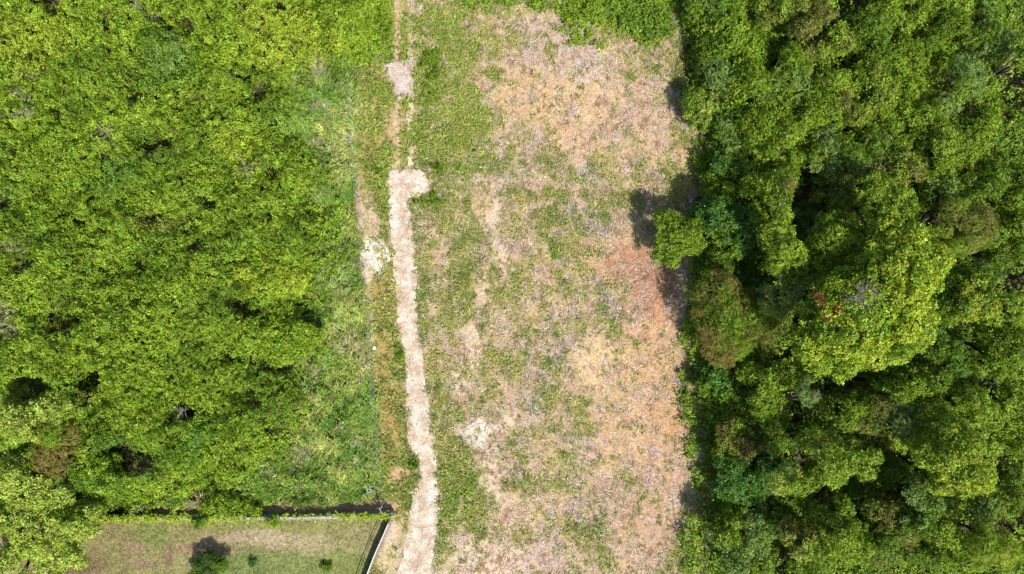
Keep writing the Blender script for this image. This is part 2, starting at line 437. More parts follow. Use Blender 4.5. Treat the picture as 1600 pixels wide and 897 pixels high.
# ------------------------------------------------------------------ concrete path and gravel pad
def slab_material(name, c, speck, dark, bump):
    m, nt, p, out = new_mat(name)
    tc = nt.nodes.new('ShaderNodeTexCoord')
    def N(scale, det=5, r=.65, dist=0):
        n = nt.nodes.new('ShaderNodeTexNoise'); n.inputs['Scale'].default_value = scale; n.inputs['Detail'].default_value = det
        n.inputs['Roughness'].default_value = r; n.inputs['Distortion'].default_value = dist
        nt.links.new(tc.outputs['Object'], n.inputs['Vector']); return n
    def ramp(n, els):
        r = nt.nodes.new('ShaderNodeValToRGB'); e = r.color_ramp.elements
        e[0].position, e[0].color = els[0][0], (*els[0][1], 1); e[1].position, e[1].color = els[-1][0], (*els[-1][1], 1)
        for q, cc in els[1:-1]:
            k = e.new(q); k.color = (*cc, 1)
        nt.links.new(n.outputs[0], r.inputs[0]); return r
    big = ramp(N(0.9, 6, .75), [(.40, tuple(alb(*c[0]))), (.5, tuple(alb(*c[1]))), (.60, tuple(alb(*c[2])))])
    fine = ramp(N(9, 4, .7, 1.2), [(.38, dark), (.5, (1, 1, 1)), (.62, speck)])
    mx = nt.nodes.new('ShaderNodeMix'); mx.data_type = 'RGBA'; mx.blend_type = 'MULTIPLY'; mx.inputs[0].default_value = 1
    nt.links.new(big.outputs[0], mx.inputs[6]); nt.links.new(fine.outputs[0], mx.inputs[7])
    nt.links.new(mx.outputs[2], p.inputs['Base Color'])
    p.inputs['Roughness'].default_value = .9; p.inputs['Specular IOR Level'].default_value = .15
    b = nt.nodes.new('ShaderNodeBump'); b.inputs['Strength'].default_value = bump; b.inputs['Distance'].default_value = .05
    nt.links.new(N(8, 5, .7, .8).outputs[0], b.inputs['Height']); nt.links.new(b.outputs[0], p.inputs['Normal'])
    return m
M_path = slab_material('worn_concrete', [(192, 168, 142), (214, 194, 168), (232, 220, 202)], (1.18, 1.17, 1.16), (.66, .62, .58), 1.0)
M_pad = slab_material('grey_gravel', [(184, 160, 144), (196, 176, 160), (214, 200, 186)], (1.35, 1.33, 1.3), (.72, .70, .68), .9)

def slab(name, poly, zt, mat, rough=0.10, seed=1):
    pts = np.array([p2w(*p) for p in poly])
    out = []
    n = len(pts)
    for i in range(n):
        a, b = pts[i], pts[(i + 1) % n]; L = np.hypot(*(b - a)); k = max(1, int(L / 0.16))
        for j in range(k): out.append(a + (b - a) * j / k)
    out = np.array(out)
    o2 = out.copy()
    o2[:, 0] += (fbm(out[:, 0], out[:, 1], .9, seed, 4, .7) - .5) * 6 * rough + (fbm(out[:, 0], out[:, 1], .25, seed, 2) - .5) * .14
    o2[:, 1] += (fbm(out[:, 0], out[:, 1], .9, seed + 2, 4, .7) - .5) * 6 * rough
    import bmesh
    bm = bmesh.new()
    top = [bm.verts.new((p[0], p[1], zt)) for p in o2]
    bot = [bm.verts.new((p[0], p[1], zt - .35)) for p in o2]
    m = len(top)
    f = bm.faces.new(top)
    for i in range(m): bm.faces.new((top[i], bot[i], bot[(i + 1) % m], top[(i + 1) % m]))
    bmesh.ops.triangulate(bm, faces=[f])
    bmesh.ops.recalc_face_normals(bm, faces=bm.faces)
    me = bpy.data.meshes.new(name); bm.to_mesh(me); bm.free()
    me.materials.append(mat)
    o = bpy.data.objects.new(name, me); COL.objects.link(o)
    return tag(o, kind='structure')
slab('concrete_path', PATH, 0.045, M_path, .05, 1)
def crack(pts, w=.05, z=.050):
    r = np.random.default_rng(int(pts[0][0]))
    P = np.array([p2w(*p) for p in pts]); Q = []
    for a, b in zip(P[:-1], P[1:]):
        for t in np.linspace(0, 1, 8, endpoint=False): Q.append(a + (b - a) * t + r.normal(0, .025, 2))
    Q.append(P[-1]); Q = np.array(Q); d = np.gradient(Q, axis=0); d /= np.linalg.norm(d, axis=1, keepdims=True); nn = np.stack([-d[:, 1], d[:, 0]], 1)
    ww = w * r.uniform(.3, 1, (len(Q), 1)) / 2
    V = np.concatenate([np.c_[Q - nn * ww, np.full(len(Q), z)], np.c_[Q + nn * ww, np.full(len(Q), z)]]); n = len(Q)
    return V, np.array([(i, i + 1, n + i + 1, n + i) for i in range(n - 1)])
ck = MB()
for pts in [[(643,820),(652,824),(660,825),(668,822),(680,822)],[(624,505),(634,503),(645,505),(652,504)],[(640,705),(652,702),(664,690)],[(655,740),(662,715),(668,705)],
            [(660,826),(658,850),(652,880)],[(613,392),(622,391),(634,393)],[(636,600),(648,604),(660,598)],[(668,640),(655,650),(650,668)],[(668,856),(672,842),(680,836)],
            [(625,286),(634,289),(640,286)],[(645,292),(655,288),(660,294),(652,298)],[(640,560),(642,590)],[(655,780),(657,806)]]:
    ck.add(*crack(pts))
ck.build('path_crack', noisy_mat('crack_dirt', (0.10, 0.08, 0.06), (0.2, 0.16, 0.12), 6), bpy.data.objects['concrete_path'])
slab('gravel_pad', PAD, 0.04, M_pad, .12, 2)

# ------------------------------------------------------------------ foliage templates
def kite(base, d, up, L, W, droop=0.15):
    d = d / np.linalg.norm(d); s = np.cross(up, d); s /= np.linalg.norm(s) + 1e-9
    n = np.cross(d, s)
    m = base + d * L * .45 + n * L * .06
    return [base, m + s * W / 2, base + d * L - n * L * droop, m - s * W / 2]

def T_shoot(r, n=8, length=.62, L=.24, W=.12):
    V = []; up = np.array([0, 0, 1.])
    for i in range(n):
        t = (i + .5) / n
        p = np.array([length * (t - .4), 0, .16 * math.sin(t * 2.6)]) + r.normal(0, .015, 3)
        sd = 1 if i % 2 else -1
        a = math.radians(r.uniform(35, 75)) * sd * (1 - .5 * t)
        d = np.array([math.cos(a), math.sin(a), r.uniform(-.25, .45)])
        u = up + r.normal(0, .35, 3)
        k = (1 - .35 * abs(t - .5)) * r.uniform(.75, 1.15)
        V += kite(p, d, u, L * k, W * k)
    return np.array(V)

def T_rosette(r, n=7, L=.24, W=.13):
    V = []
    for i in range(n):
        a = 2 * math.pi * i / n + r.uniform(-.4, .4)
        el = r.uniform(-.2, .8)
        d = np.array([math.cos(a), math.sin(a), el])
        p = d * .03 + r.normal(0, .05, 3)
        k = r.uniform(.7, 1.15)
        V += kite(p, d, np.array([0, 0, 1.]) + r.normal(0, .3, 3), L * k, W * k, .25)
    return np.array(V)

def T_grass(r, n=10, L=1.0, W=.035, lean=.55, spread=.5):
    V = []
    for i in range(n):
        a = r.normal(0, spread); l = L * r.uniform(.6, 1.1); w = W * r.uniform(.7, 1.2)
        b = np.array([r.normal(0, .10), r.normal(0, .10), 0])
        d = np.array([math.cos(a), math.sin(a), 0]); s = np.array([-d[1], d[0], 0])
        ln = lean * r.uniform(.6, 1.3)
        pts = []
        for t in (0, .35, .7, 1.0):
            pts.append(b + d * l * ln * (t ** 1.5) + np.array([0, 0, 1]) * l * (t * (1 - .45 * ln * t)))
        ws = [w * .8, w, w * .7, w * .12]
        for j in range(3):
            V += [pts[j] - s * ws[j] / 2, pts[j + 1] - s * ws[j + 1] / 2, pts[j + 1] + s * ws[j + 1] / 2, pts[j] + s * ws[j] / 2]
    return np.array(V)

def T_sticks(r, n=5, L=.4, W=.025):
    V = []
    for i in range(n):
        a = r.uniform(0, 6.28); l = L * r.uniform(.4, 1.2); d = np.array([math.cos(a), math.sin(a), r.uniform(-.1, .35)])
        b = np.array([r.normal(0, .15), r.normal(0, .15), r.uniform(0.01, .06)]); s = np.array([-d[1], d[0], 0]) * W * r.uniform(.6, 1.4) / 2
        m = b + d * l * .5 + np.array([-d[1], d[0], 0]) * r.normal(0, .04)
        V += [b - s, m - s, m + s, b + s, m - s, b + d * l - s * .5, b + d * l + s * .5, m + s]
    return np.array(V)

tr = np.random.default_rng(5)
SHOOT = [T_shoot(tr) for _ in range(14)]
ROS = [T_rosette(tr) for _ in range(14)]
BIGROS = [T_rosette(tr, 6, .36, .22) for _ in range(10)]
FINE = [T_shoot(tr, 12, .55, .15, .06) for _ in range(12)]
TALL = [T_grass(tr, 12, .75, .045, .8, .5) for _ in range(12)]
TUFT = [T_grass(tr, 9, .38, .035, .7, 1.6) for _ in range(12)]
WEED = [T_rosette(tr, 8, .16, .07) for _ in range(10)]
STICK = [T_sticks(tr) for _ in range(12)]

def scatter(templates, pos, nrm, az, scale, color, r, leafvar=.22, huevar=.12, quad=4):
    """place templates; returns V, F, C arrays"""
    n = len(pos)
    if n == 0: return np.zeros((0, 3)), np.zeros((0, 4), int), np.zeros((0, 3))
    nrm = nrm / (np.linalg.norm(nrm, axis=1, keepdims=True) + 1e-9)
    t = np.stack([np.cos(az), np.sin(az), np.zeros(n)], 1)
    t = t - nrm * (t * nrm).sum(1, keepdims=True); t /= np.linalg.norm(t, axis=1, keepdims=True) + 1e-9
    b = np.cross(nrm, t)
    which = r.integers(0, len(templates), n)
    Vs, Cs = [], []
    for k, T in enumerate(templates):
        m = which == k
        if not m.any(): continue
        R = np.stack([t[m], b[m], nrm[m]], 1)            # rows: axes
        Vk = np.einsum('vi,nij->nvj', T, R) * scale[m][:, None, None] + pos[m][:, None, :]
        q = len(T) // quad
        c = np.repeat(color[m][:, None, :], q, 1)
        f = 1 + r.normal(0, leafvar, (m.sum(), q, 1))
        h = r.normal(0, huevar, (m.sum(), q))
        c = c * np.clip(f, .45, 1.7)
        c[..., 0] *= (1 + h); c[..., 2] *= (1 - h * .6)
        Vs.append(Vk.reshape(-1, 3)); Cs.append(np.repeat(c, quad, 1).reshape(-1, 3))
    V = np.concatenate(Vs); C = np.clip(np.concatenate(Cs), .004, .9)
    F = np.arange(len(V)).reshape(-1, 4)
    return V, F, C

def join(parts):
    V = []; F = []; C = []; n = 0
    for v, f, c in parts:
        V.append(v); F.append(f + n); C.append(c); n += len(v)
    return np.concatenate(V), np.concatenate(F), np.concatenate(C)

# leaf colours (albedo)
PAL = {
 'YG': (.182, .270, .018), 'BY': (.260, .325, .024), 'G': (.098, .170, .010), 'MG': (.142, .224, .012), 'DG': (.050, .108, .014),
 'BG': (.080, .172, .022), 'OL': (.155, .165, .028), 'PY': (.265, .335, .048), 'PG': (.145, .225, .045), 'BR': (.19, .15, .035),
 'RD': (.16, .035, .018), 'GR': (.22, .20, .12),
}
PAL = {k: np.array(v) for k, v in PAL.items()}

# ------------------------------------------------------------------ thicket surfaces (uncountable growth)
GAPS = [(45,215,14,8),(200,90,14,7),(330,215,16,7),(370,300,14,7),(110,275,12,7),(190,325,12,7),(350,420,16,7),(275,480,12,7),(180,460,16,8),(90,440,10,8),(300,560,12,7),(500,470,12,10),(470,330,12,8),(395,60,14,7),(130,40,14,7),(500,20,14,8),(560,25,10,8),(415,195,12,8),(230,760,16,7),(380,690,12,7),(265,160,8,8),(150,320,9,6),(70,345,9,7),(75,4,46,9),(235,25,14,10),(262,48,18,12),(290,52,14,9),(60,85,20,8),(78,112,9,16),(100,182,16,8),(238,222,34,12),(122,165,10,10),(180,45,12,12),
        (520,66,16,10),(455,110,14,12),(402,150,12,18),(160,365,14,10),(120,350,12,8),(305,385,22,9),(245,340,20,8),(95,505,34,18),(150,540,20,10),(60,600,40,18),(140,585,20,18),
        (375,475,22,10),(405,482,14,8),(440,570,34,22),(470,545,18,20),(345,592,14,10),(392,612,18,12),(390,640,14,8),(195,718,36,22),(225,705,16,10),(55,675,20,10),
        (0,710,14,20),(130,775,30,8),(373,726,12,12),(95,330,14,10),(0,320,14,18),(270,140,14,8),(160,250,12,8),(330,310,18,8),(475,215,14,12),(430,270,18,8),
        (420,345,16,8),(215,415,18,14),(35,410,14,18),(365,560,14,8),(290,640,18,12),(430,665,18,12),(500,610,10,10),(345,180,10,6),(285,285,10,8),(20,195,14,10),
        (345,30,20,6),(440,20,12,10),(380,120,10,8),(215,155,8,8),(90,245,12,8),(320,480,10,8),(255,590,12,9)]
MOUND_N = 3.4
def h_left(x, y):
    px, py = w2p(x, y, 2.0)
    d = poly_dist(px, py, LEFT_THICK)
    e = sstep(-6, 60, d)
    h = .5 + 1.5 * e + 2.6 * (fbm(x, y, 4.2, 2, 2) - .40) * e + 1.0 * (fbm(x, y, 1.9, 5, 2) - .45) + 1.15 * (fbm(x, y, .7, 3, 2) - .5) + .4 * (fbm(x, y, .35, 2, 1) - .5)
    jx = (fbm(x, y, .9, 1) - .5) * 44; jy = (fbm(x, y, .9, 4) - .5) * 44
    g = np.zeros_like(px)
    for (cx, cy, rx, ry) in GAPS[23:]:
        if rx * ry > 260: rx, ry = rx * 1.2, ry * 1.15
        g = np.maximum(g, np.exp(-(((px + jx - cx) / rx) ** 2 + ((py + jy - cy) / ry) ** 2) * .8))
    g = sstep(.40, .85, g)
    return np.maximum(h * (1 - .85 * g), .15), g, d

def surf_normals(hf, x, y, e=.15):
    h0 = hf(x, y); hx = hf(x + e, y); hy = hf(x, y + e)
    return h0, np.stack([-(hx - h0) / e, -(hy - h0) / e, np.ones_like(h0)], 1)

def mixc(stops, w):
    return stops[0] * (1 - w[:, None]) + stops[1] * w[:, None]

def left_color(px, py, x, y):
    """species colour over the left thicket, with shade painted in as darker greens"""
    n = fbm(x, y, 5.0, 6, 3); n2 = fbm(x, y, 1.6, 2, 3); n3 = fbm(x, y, 2.6, 7, 3)
    c = mixc([PAL['MG'], PAL['YG']], sstep(.34, .60, n * .5 + n2 * .5 + .10 * sstep(300, 0, py) + .06))
    c = c * (1 - sstep(.56, .70, n3)[:, None] * .7) + PAL['G'] * sstep(.56, .70, n3)[:, None] * .7  # darker green zones paint in light and dark undulation
    def bl(cx, cy, rx, ry, col, w):
        nonlocal c
        a = sstep(.25, .7, blob(px, py, (cx, cy, rx, ry, 0), (n2 - .5) * 60, (n3 - .5) * 60) * w)[:, None] * .65
        c = c * (1 - a) + PAL[col] * a
    for t in [(60,60,90,60,'BY',.8),(440,60,110,60,'BY',.85),(260,75,50,40,'BG',.9),(150,110,80,40,'G',.7),(430,150,60,60,'G',.8),(320,40,60,40,'YG',.8),
              (250,120,60,40,'BG',.6),(310,155,34,24,'BR',.55),(250,250,50,30,'OL',.6),(380,230,50,40,'BY',.7),(170,280,60,30,'BG',.7),(250,350,50,30,'OL',.7),
              (230,420,60,40,'G',.8),(420,430,60,30,'BY',.9),(330,480,60,40,'PG',.5),(350,540,60,40,'YG',.7),(100,560,50,40,'YG',.8),(200,560,60,50,'YG',.8),
              (450,520,50,40,'MG',.9),(430,600,60,40,'G',1.2),(400,650,50,30,'G',1.2),(210,710,44,24,'DG',1.2),(380,480,40,20,'G',1.2),(240,235,40,20,'G',1.1),(300,670,80,40,'G',.8),(330,720,90,40,'MG',.7),(150,750,80,40,'BG',.6),(180,790,80,16,'MG',.9),  # strongest G and DG blobs paint shade into the leaf colour at the hollows
              (90,690,40,50,'BR',.9),(130,620,24,14,'BR',.8),(40,760,60,40,'OL',.6),(60,110,40,14,'GR',.5),(35,145,16,12,'GR',.9),(38,175,14,10,'GR',.8),
              (230,20,14,12,'GR',.9),(0,490,30,26,'GR',1.),(20,390,22,16,'GR',.7),(300,620,30,20,'MG',.6),(360,80,60,50,'YG',.7),(20,300,40,40,'BG',.5),
              (75,220,50,40,'MG',.6),(300,110,40,40,'BG',.45),(80,430,50,50,'YG',.6)]:
        bl(*t)
    return c

r0 = np.random.default_rng(21)
def sample_rect(n, poly, r, z=0, pad=0):
    P = np.array(poly); lo = P.min(0); hi = P.max(0)
    px = r.uniform(lo[0], hi[0], n); py = r.uniform(lo[1], hi[1], n)
    return px, py

def density_n(poly, per_m2):
    P = np.array(poly); lo = P.min(0); hi = P.max(0)
    return int((hi[0] - lo[0]) * (hi[1] - lo[1]) * PX * PX * per_m2)

def clip_frame(px, py, m=110):
    return (px > -m) & (px < 1600 + m) & (py > -m) & (py < 897 + m)

def build_left():
    parts = []
    for layer, dens, dz in ((0, 42, 0.0), (1, 16, -.5)):
        px, py = sample_rect(density_n(LEFT_THICK, dens), LEFT_THICK, r0)
        k = clip_frame(px, py); px, py = px[k], py[k]
        x, y = p2w(px, py, 2.0)
        d = poly_dist(px, py, LEFT_THICK) + (fbm(x, y, 1.4, 3) - .5) * 90 + r0.normal(0, 14, len(x)) * (px > 380)
        k = (d > 0) & ~((px < 175) & (py > 820)) ; x, y, px, py = x[k], y[k], px[k], py[k]
        hf = lambda a, b: h_left(a, b)[0]
        h, nr = surf_normals(hf, x, y)
        g = h_left(x, y)[1]
        k = r0.random(len(x)) > g * .82
        x, y, px, py, h, nr = x[k], y[k], px[k], py[k], h[k], nr[k]
        nr[:, :2] *= .7
        nr += r0.normal(0, .42, nr.shape)
        z = h + dz + r0.normal(0, .16, len(x))
        z = np.maximum(z, .08)
        flow = fbm(x, y, 4.0, 4, 2) * 9 + r0.normal(0, .7, len(x))
        c = left_color(px, py, x, y) * np.clip(1 + r0.normal(0, .2, (len(x), 1)), .5, 1.6)
        fern = fbm(x, y, 2.2, 1, 3) > .52
        for sel, T, sc in ((fern, SHOOT, .76), (~fern, ROS, .76)):
            parts.append(scatter(T, np.stack([x, y, z], 1)[sel], nr[sel], flow[sel], r0.uniform(.7, 1.25, sel.sum()) * sc, c[sel], r0))
    V, F, C = join(parts)
    o = make_mesh('vine_thicket', V, F, C, M_leaf)
    tag(o, 'dense bright green vine thicket covering the left of the picture', 'thicket', kind='stuff')
build_left()

GAPS_R = [(1250,335,20,50),(1285,320,20,16),(1240,520,20,34),(1222,560,12,14),(1318,602,44,14),(1272,640,20,14),(1245,640,12,16),(1240,712,26,14),(1262,722,14,14),(1400,745,26,36),(1375,775,18,12),
 (1425,720,12,16),(1583,790,24,50),(1570,725,14,20),(1520,818,18,12),(1548,605,30,14),(1575,135,26,38),(1545,195,10,12),(1318,20,22,20),(1288,60,18,10),(1305,40,30,12),(1470,132,16,12),(1340,150,10,20),
 (1355,145,24,10),(1270,270,30,10),(1330,285,22,12),(1465,330,14,22),(1478,380,14,16),(1490,620,14,12),(1440,630,18,12),(1345,230,12,14),(1220,75,10,12),(1205,110,8,12),(1450,240,14,10),
 (1080,60,10,20),(1085,95,16,18),(1560,30,16,12),(1585,440,20,16),(1570,480,14,10),(1530,250,12,14),(1260,480,12,30),(1210,430,12,8),(1275,770,14,20),(1262,798,12,14),(1225,880,12,20),
 (1345,790,14,10),(1180,230,8,12),(1160,170,10,8),(1240,170,12,8),(1310,100,10,12),(1390,60,8,12),(1410,130,8,14),(1500,180,12,8),(1250,230,10,10),(1500,60,10,14),(1515,30,8,14),(1520,675,14,10)]
def gap_right(px, py, x, y):
    jx = (fbm(x, y, 1.0, 1) - .5) * 22; jy = (fbm(x, y, 1.0, 4) - .5) * 22
    g = np.zeros(np.shape(px))
    for (cx, cy, rx, ry) in GAPS_R:
        rx, ry = rx * 1.3, ry * 1.3
        g = np.maximum(g, np.exp(-(((px + jx - cx) / rx) ** 2 + ((py + jy - cy) / ry) ** 2) * .8))
    return g
# right undergrowth and the leafy band over the field
def h_right(x, y):
    px, py = w2p(x, y, 2.0)
    d = poly_dist(px, py, RIGHT)
    e = sstep(-5, 50, d)
    up = sstep(330, 240, py)
    return np.maximum(.35 + e * (1.5 + 1.7 * up) + (1.3 + .8 * up) * (fbm(x, y, 3.0, 3, 2) - .45) + .9 * (fbm(x, y, 1.2, 6, 2) - .5), .12)
def h_band(x, y):
    px, py = w2p(x, y, 1.0)
    d = poly_dist(px, py, TOPBAND)
    return np.maximum(.15 + .6 * sstep(-5, 60, d) + .8 * (fbm(x, y, 1.4, 3, 2) - .45), .08)
def build_fill(name, poly, hf, dens, zref, cols, label, jit=30, T=ROS):
    r = np.random.default_rng(len(name) * 7 + 1)
    px, py = sample_rect(density_n(poly, dens), poly, r)
    k = clip_frame(px, py); px, py = px[k], py[k]
    x, y = p2w(px, py, zref)
    d = poly_dist(px, py, poly) + (fbm(x, y, 1.3, 2) - .5) * jit
    k = d > 0; x, y, px, py = x[k], y[k], px[k], py[k]
    if poly is TOPBAND:
        dd = poly_dist(px, py, poly); k = r.random(len(x)) < sstep(-14, 30, dd + (fbm(x, y, .9, 6) - .5) * 70); x, y, px, py = x[k], y[k], px[k], py[k]
    if poly is RIGHT:
        k = r.random(len(x)) > sstep(.35, .7, gap_right(px, py, x, y)) * .85; x, y, px, py = x[k], y[k], px[k], py[k]
    h, nr = surf_normals(hf, x, y)
    nr[:, :2] *= .7; nr += r.normal(0, .3, nr.shape)
    z = np.maximum(h + np.where(r.random(len(x)) < .35, -.5, 0) + r.normal(0, .12, len(x)), .06)
    w = sstep(.4, .6, fbm(x, y, 2.4, 5, 3)); c = mixc([PAL[cols[0]], PAL[cols[1]]], w)
    w = sstep(.55, .66, fbm(x, y, 1.6, 1, 3))[:, None]; c = c * (1 - w) + PAL[cols[2]] * w
    V, F, C = scatter(T, np.stack([x, y, z], 1), nr, r.uniform(0, 6.28, len(x)), r.uniform(.7, 1.2, len(x)), c, r)
    o = make_mesh(name, V, F, C, M_leaf)
    tag(o, label, 'undergrowth', kind='stuff')
build_fill('forest_undergrowth', RIGHT, h_right, 26, 2.0, ('G', 'MG', 'YG'), 'low leafy undergrowth filling the gaps between the trees on the right')
build_fill('leafy_scrub', TOPBAND, h_band, 30, .8, ('G', 'MG', 'MG'), 'low green scrub spreading over the top end of the cleared field', 90)

EDGE = [(1062,20),(1066,90),(1062,140),(1085,150),(1066,190),(1092,215),(1098,300),(1086,318),(1078,420),(1060,455),(1068,500),(1074,560),(1064,640),(1090,690),(1088,760),
        (1080,820),(1074,900),(1074,980),(1150,980),(1145,700),(1130,560),(1120,400),(1150,250),(1120,100),(1110,20)]
build_fill('edge_scrub', EDGE, lambda x, y: .12 + .75 * fbm(x, y, 1.1, 4, 3), 17, .3, ('MG', 'G', 'YG'), 'ragged low scrub and weeds along the foot of the right-hand trees', 120)
# ------------------------------------------------------------------ trees and shrubs
def ellipse(cx, cy, rx, ry, seed, n=26, wob=.27):
    r = np.random.default_rng(seed)
    ph = r.uniform(0, 6.28, 4)
    out = []
    for i in range(n):
        a = 2 * math.pi * i / n
        k = 1 + wob * (math.sin(2 * a + ph[0]) * .5 + math.sin(3 * a + ph[1]) * .6 + math.sin(5 * a + ph[2]) * .4)
        out.append((cx + rx * k * math.cos(a), cy + ry * k * math.sin(a)))
    return out

def make_tree(name, poly_px, h, cols, label, cat='tree', group=None, seed=1, templates=ROS, dens=17, puff=.62, leaf=1.0, flat=.72, hb=None,
              colfreq=1.4, extra=None, gap=.0):
    r = np.random.default_rng(seed * 31 + 5)
    hb = h * .45 if hb is None else hb
    zr = h * .85
    poly = np.array([p2w(px, py, zr) for px, py in poly_px])
    lo, hi = poly.min(0), poly.max(0)
    cx, cy = poly.mean(0)
    gz = 0.0
    root = empty(name, (cx, cy, gz), label, cat, group)
    # puffs: dart throwing
    area = (hi[0] - lo[0]) * (hi[1] - lo[1])
    cand = np.stack([r.uniform(lo[0], hi[0], int(area * 14) + 60), r.uniform(lo[1], hi[1], int(area * 14) + 60)], 1)
    dd = poly_dist(cand[:, 0], cand[:, 1], poly)
    cand = cand[dd > puff * .35]; dd = dd[dd > puff * .35]
    keep = []
    K = np.zeros((0, 2))
    for i, c in enumerate(cand):
        if len(K) == 0 or ((K - c) ** 2).sum(1).min() > (puff * .95) ** 2:
            K = np.vstack([K, c]); keep.append(i)
        if len(keep) > 420: break
    dk = dd[keep]; dm = max(dk.max(), .3) if len(dk) else 1
    t = np.clip(dk / dm, 0, 1)
    prof = np.sqrt(np.clip(1 - (1 - t) ** 2, 0, 1)) * (1 - flat * .25) + flat * .25
    zc = hb + (h - hb) * prof * (0.82 + .3 * (fbm(K[:, 0], K[:, 1], max(1.6, dm * .7), seed, 2))) + r.normal(0, .32 * puff, len(K)) - puff * .5
    if gap > 0:
        gm = r.random(len(K)) > gap
        K, zc, dk = K[gm], zc[gm], dk[gm]
    pr = puff * r.uniform(.5, 1.25, len(K))
    if name != 'broadleaf_tree' and poly_px[0][0] > 1075:
        ax, ay = w2p(K[:, 0], K[:, 1], zc)
        gm = gap_right(ax, ay, K[:, 0], K[:, 1]) < .5
        if gm.sum() > 3: K, zc, dk, pr = K[gm], zc[gm], dk[gm], pr[gm]
    # a lower ring of puffs fills the skirt
    ring = dk < dm * .55
    K2 = np.vstack([K, K[ring] + r.normal(0, .15, (ring.sum(), 2))]); z2 = np.concatenate([zc, zc[ring] - puff * 1.3]); p2 = np.concatenate([pr, pr[ring]])
    cnt = (dens * 1.8 * 2 * math.pi * p2 ** 2).astype(int) + 3
    I = np.repeat(np.arange(len(K2)), cnt); n = len(I)
    u = r.uniform(-.15, 1, n); a = r.uniform(0, 6.28, n); s = np.sqrt(1 - u * u)
    nr = np.stack([s * np.cos(a), s * np.sin(a), u], 1)
    rad = p2[I] * (1.12 - .5 * r.random(n) ** 1.5)
    pos = np.stack([K2[I, 0], K2[I, 1], z2[I]], 1) + nr * rad[:, None] * np.array([1, 1, .8])
    pos[:, 2] = np.maximum(pos[:, 2], .1)
    pos -= np.array([cx, cy, gz])
    cc = [PAL[c] for c in cols]
    wx, wy = K2[:, 0], K2[:, 1]
    w = sstep(.38, .62, fbm(wx, wy, colfreq, seed + 2, 2) * .7 + .3 * r.random(len(K2)))
    pc = mixc([cc[0], cc[1]], w)
    if len(cc) > 2:
        w = (sstep(.60, .70, fbm(wx, wy, 1.0, seed + 5, 2)))[:, None]; pc = pc * (1 - w) + cc[2] * w
    if poly_px[0][0] > 1100 and name != 'broadleaf_tree': pc = pc * .86
    c = pc[I] * np.clip(1 + r.normal(0, .20, (n, 1)), .5, 1.6)
    nn = nr * np.array([.85, .85, 1]) + np.array([0, 0, .35]) + r.normal(0, .42, (n, 3))
    V, F, C = scatter(templates, pos, nn, r.uniform(0, 6.28, n), .73 * leaf * r.uniform(.7, 1.2, n), c, r)
    make_mesh('crown', V, F, C, M_leaf, root)
    # trunk and limbs
    mb = MB()
    tr_ = .035 * h + .03
    top = hb * .9
    lean = r.normal(0, .06, 2) * h
    mb.tube([(0, 0, -.15), (lean[0] * .4, lean[1] * .4, top * .5), (lean[0], lean[1], top)], tr_, tr_ * .6, 8)
    pick = r.choice(len(K), min(len(K), 7 if h > 3 else 4), replace=False)
    for i in pick:
        q = np.array([K[i, 0] - cx, K[i, 1] - cy, zc[i]]); s0 = np.array([lean[0], lean[1], top * .95])
        m = s0 * .5 + q * .5 + np.array([r.normal(0, .2), r.normal(0, .2), .1 * h])
        mb.tube([s0, m * .95, q], tr_ * .42, tr_ * .12, 6)
    mb.build('trunk', M_bark, root, True)
    return root, (K, zc, pr)

def E(cx, cy, rx, ry, s): return ellipse(cx, cy, rx, ry, s)

BIG = [(1413,330),(1440,345),(1458,362),(1478,382),(1500,411),(1494,436),(1478,455),(1474,482),(1461,511),(1452,540),(1435,557),(1410,566),(1388,566),(1362,575),
       (1336,592),(1308,588),(1285,570),(1264,548),(1259,525),(1268,495),(1277,460),(1300,436),(1333,411),(1360,395),(1380,372),(1388,345)]
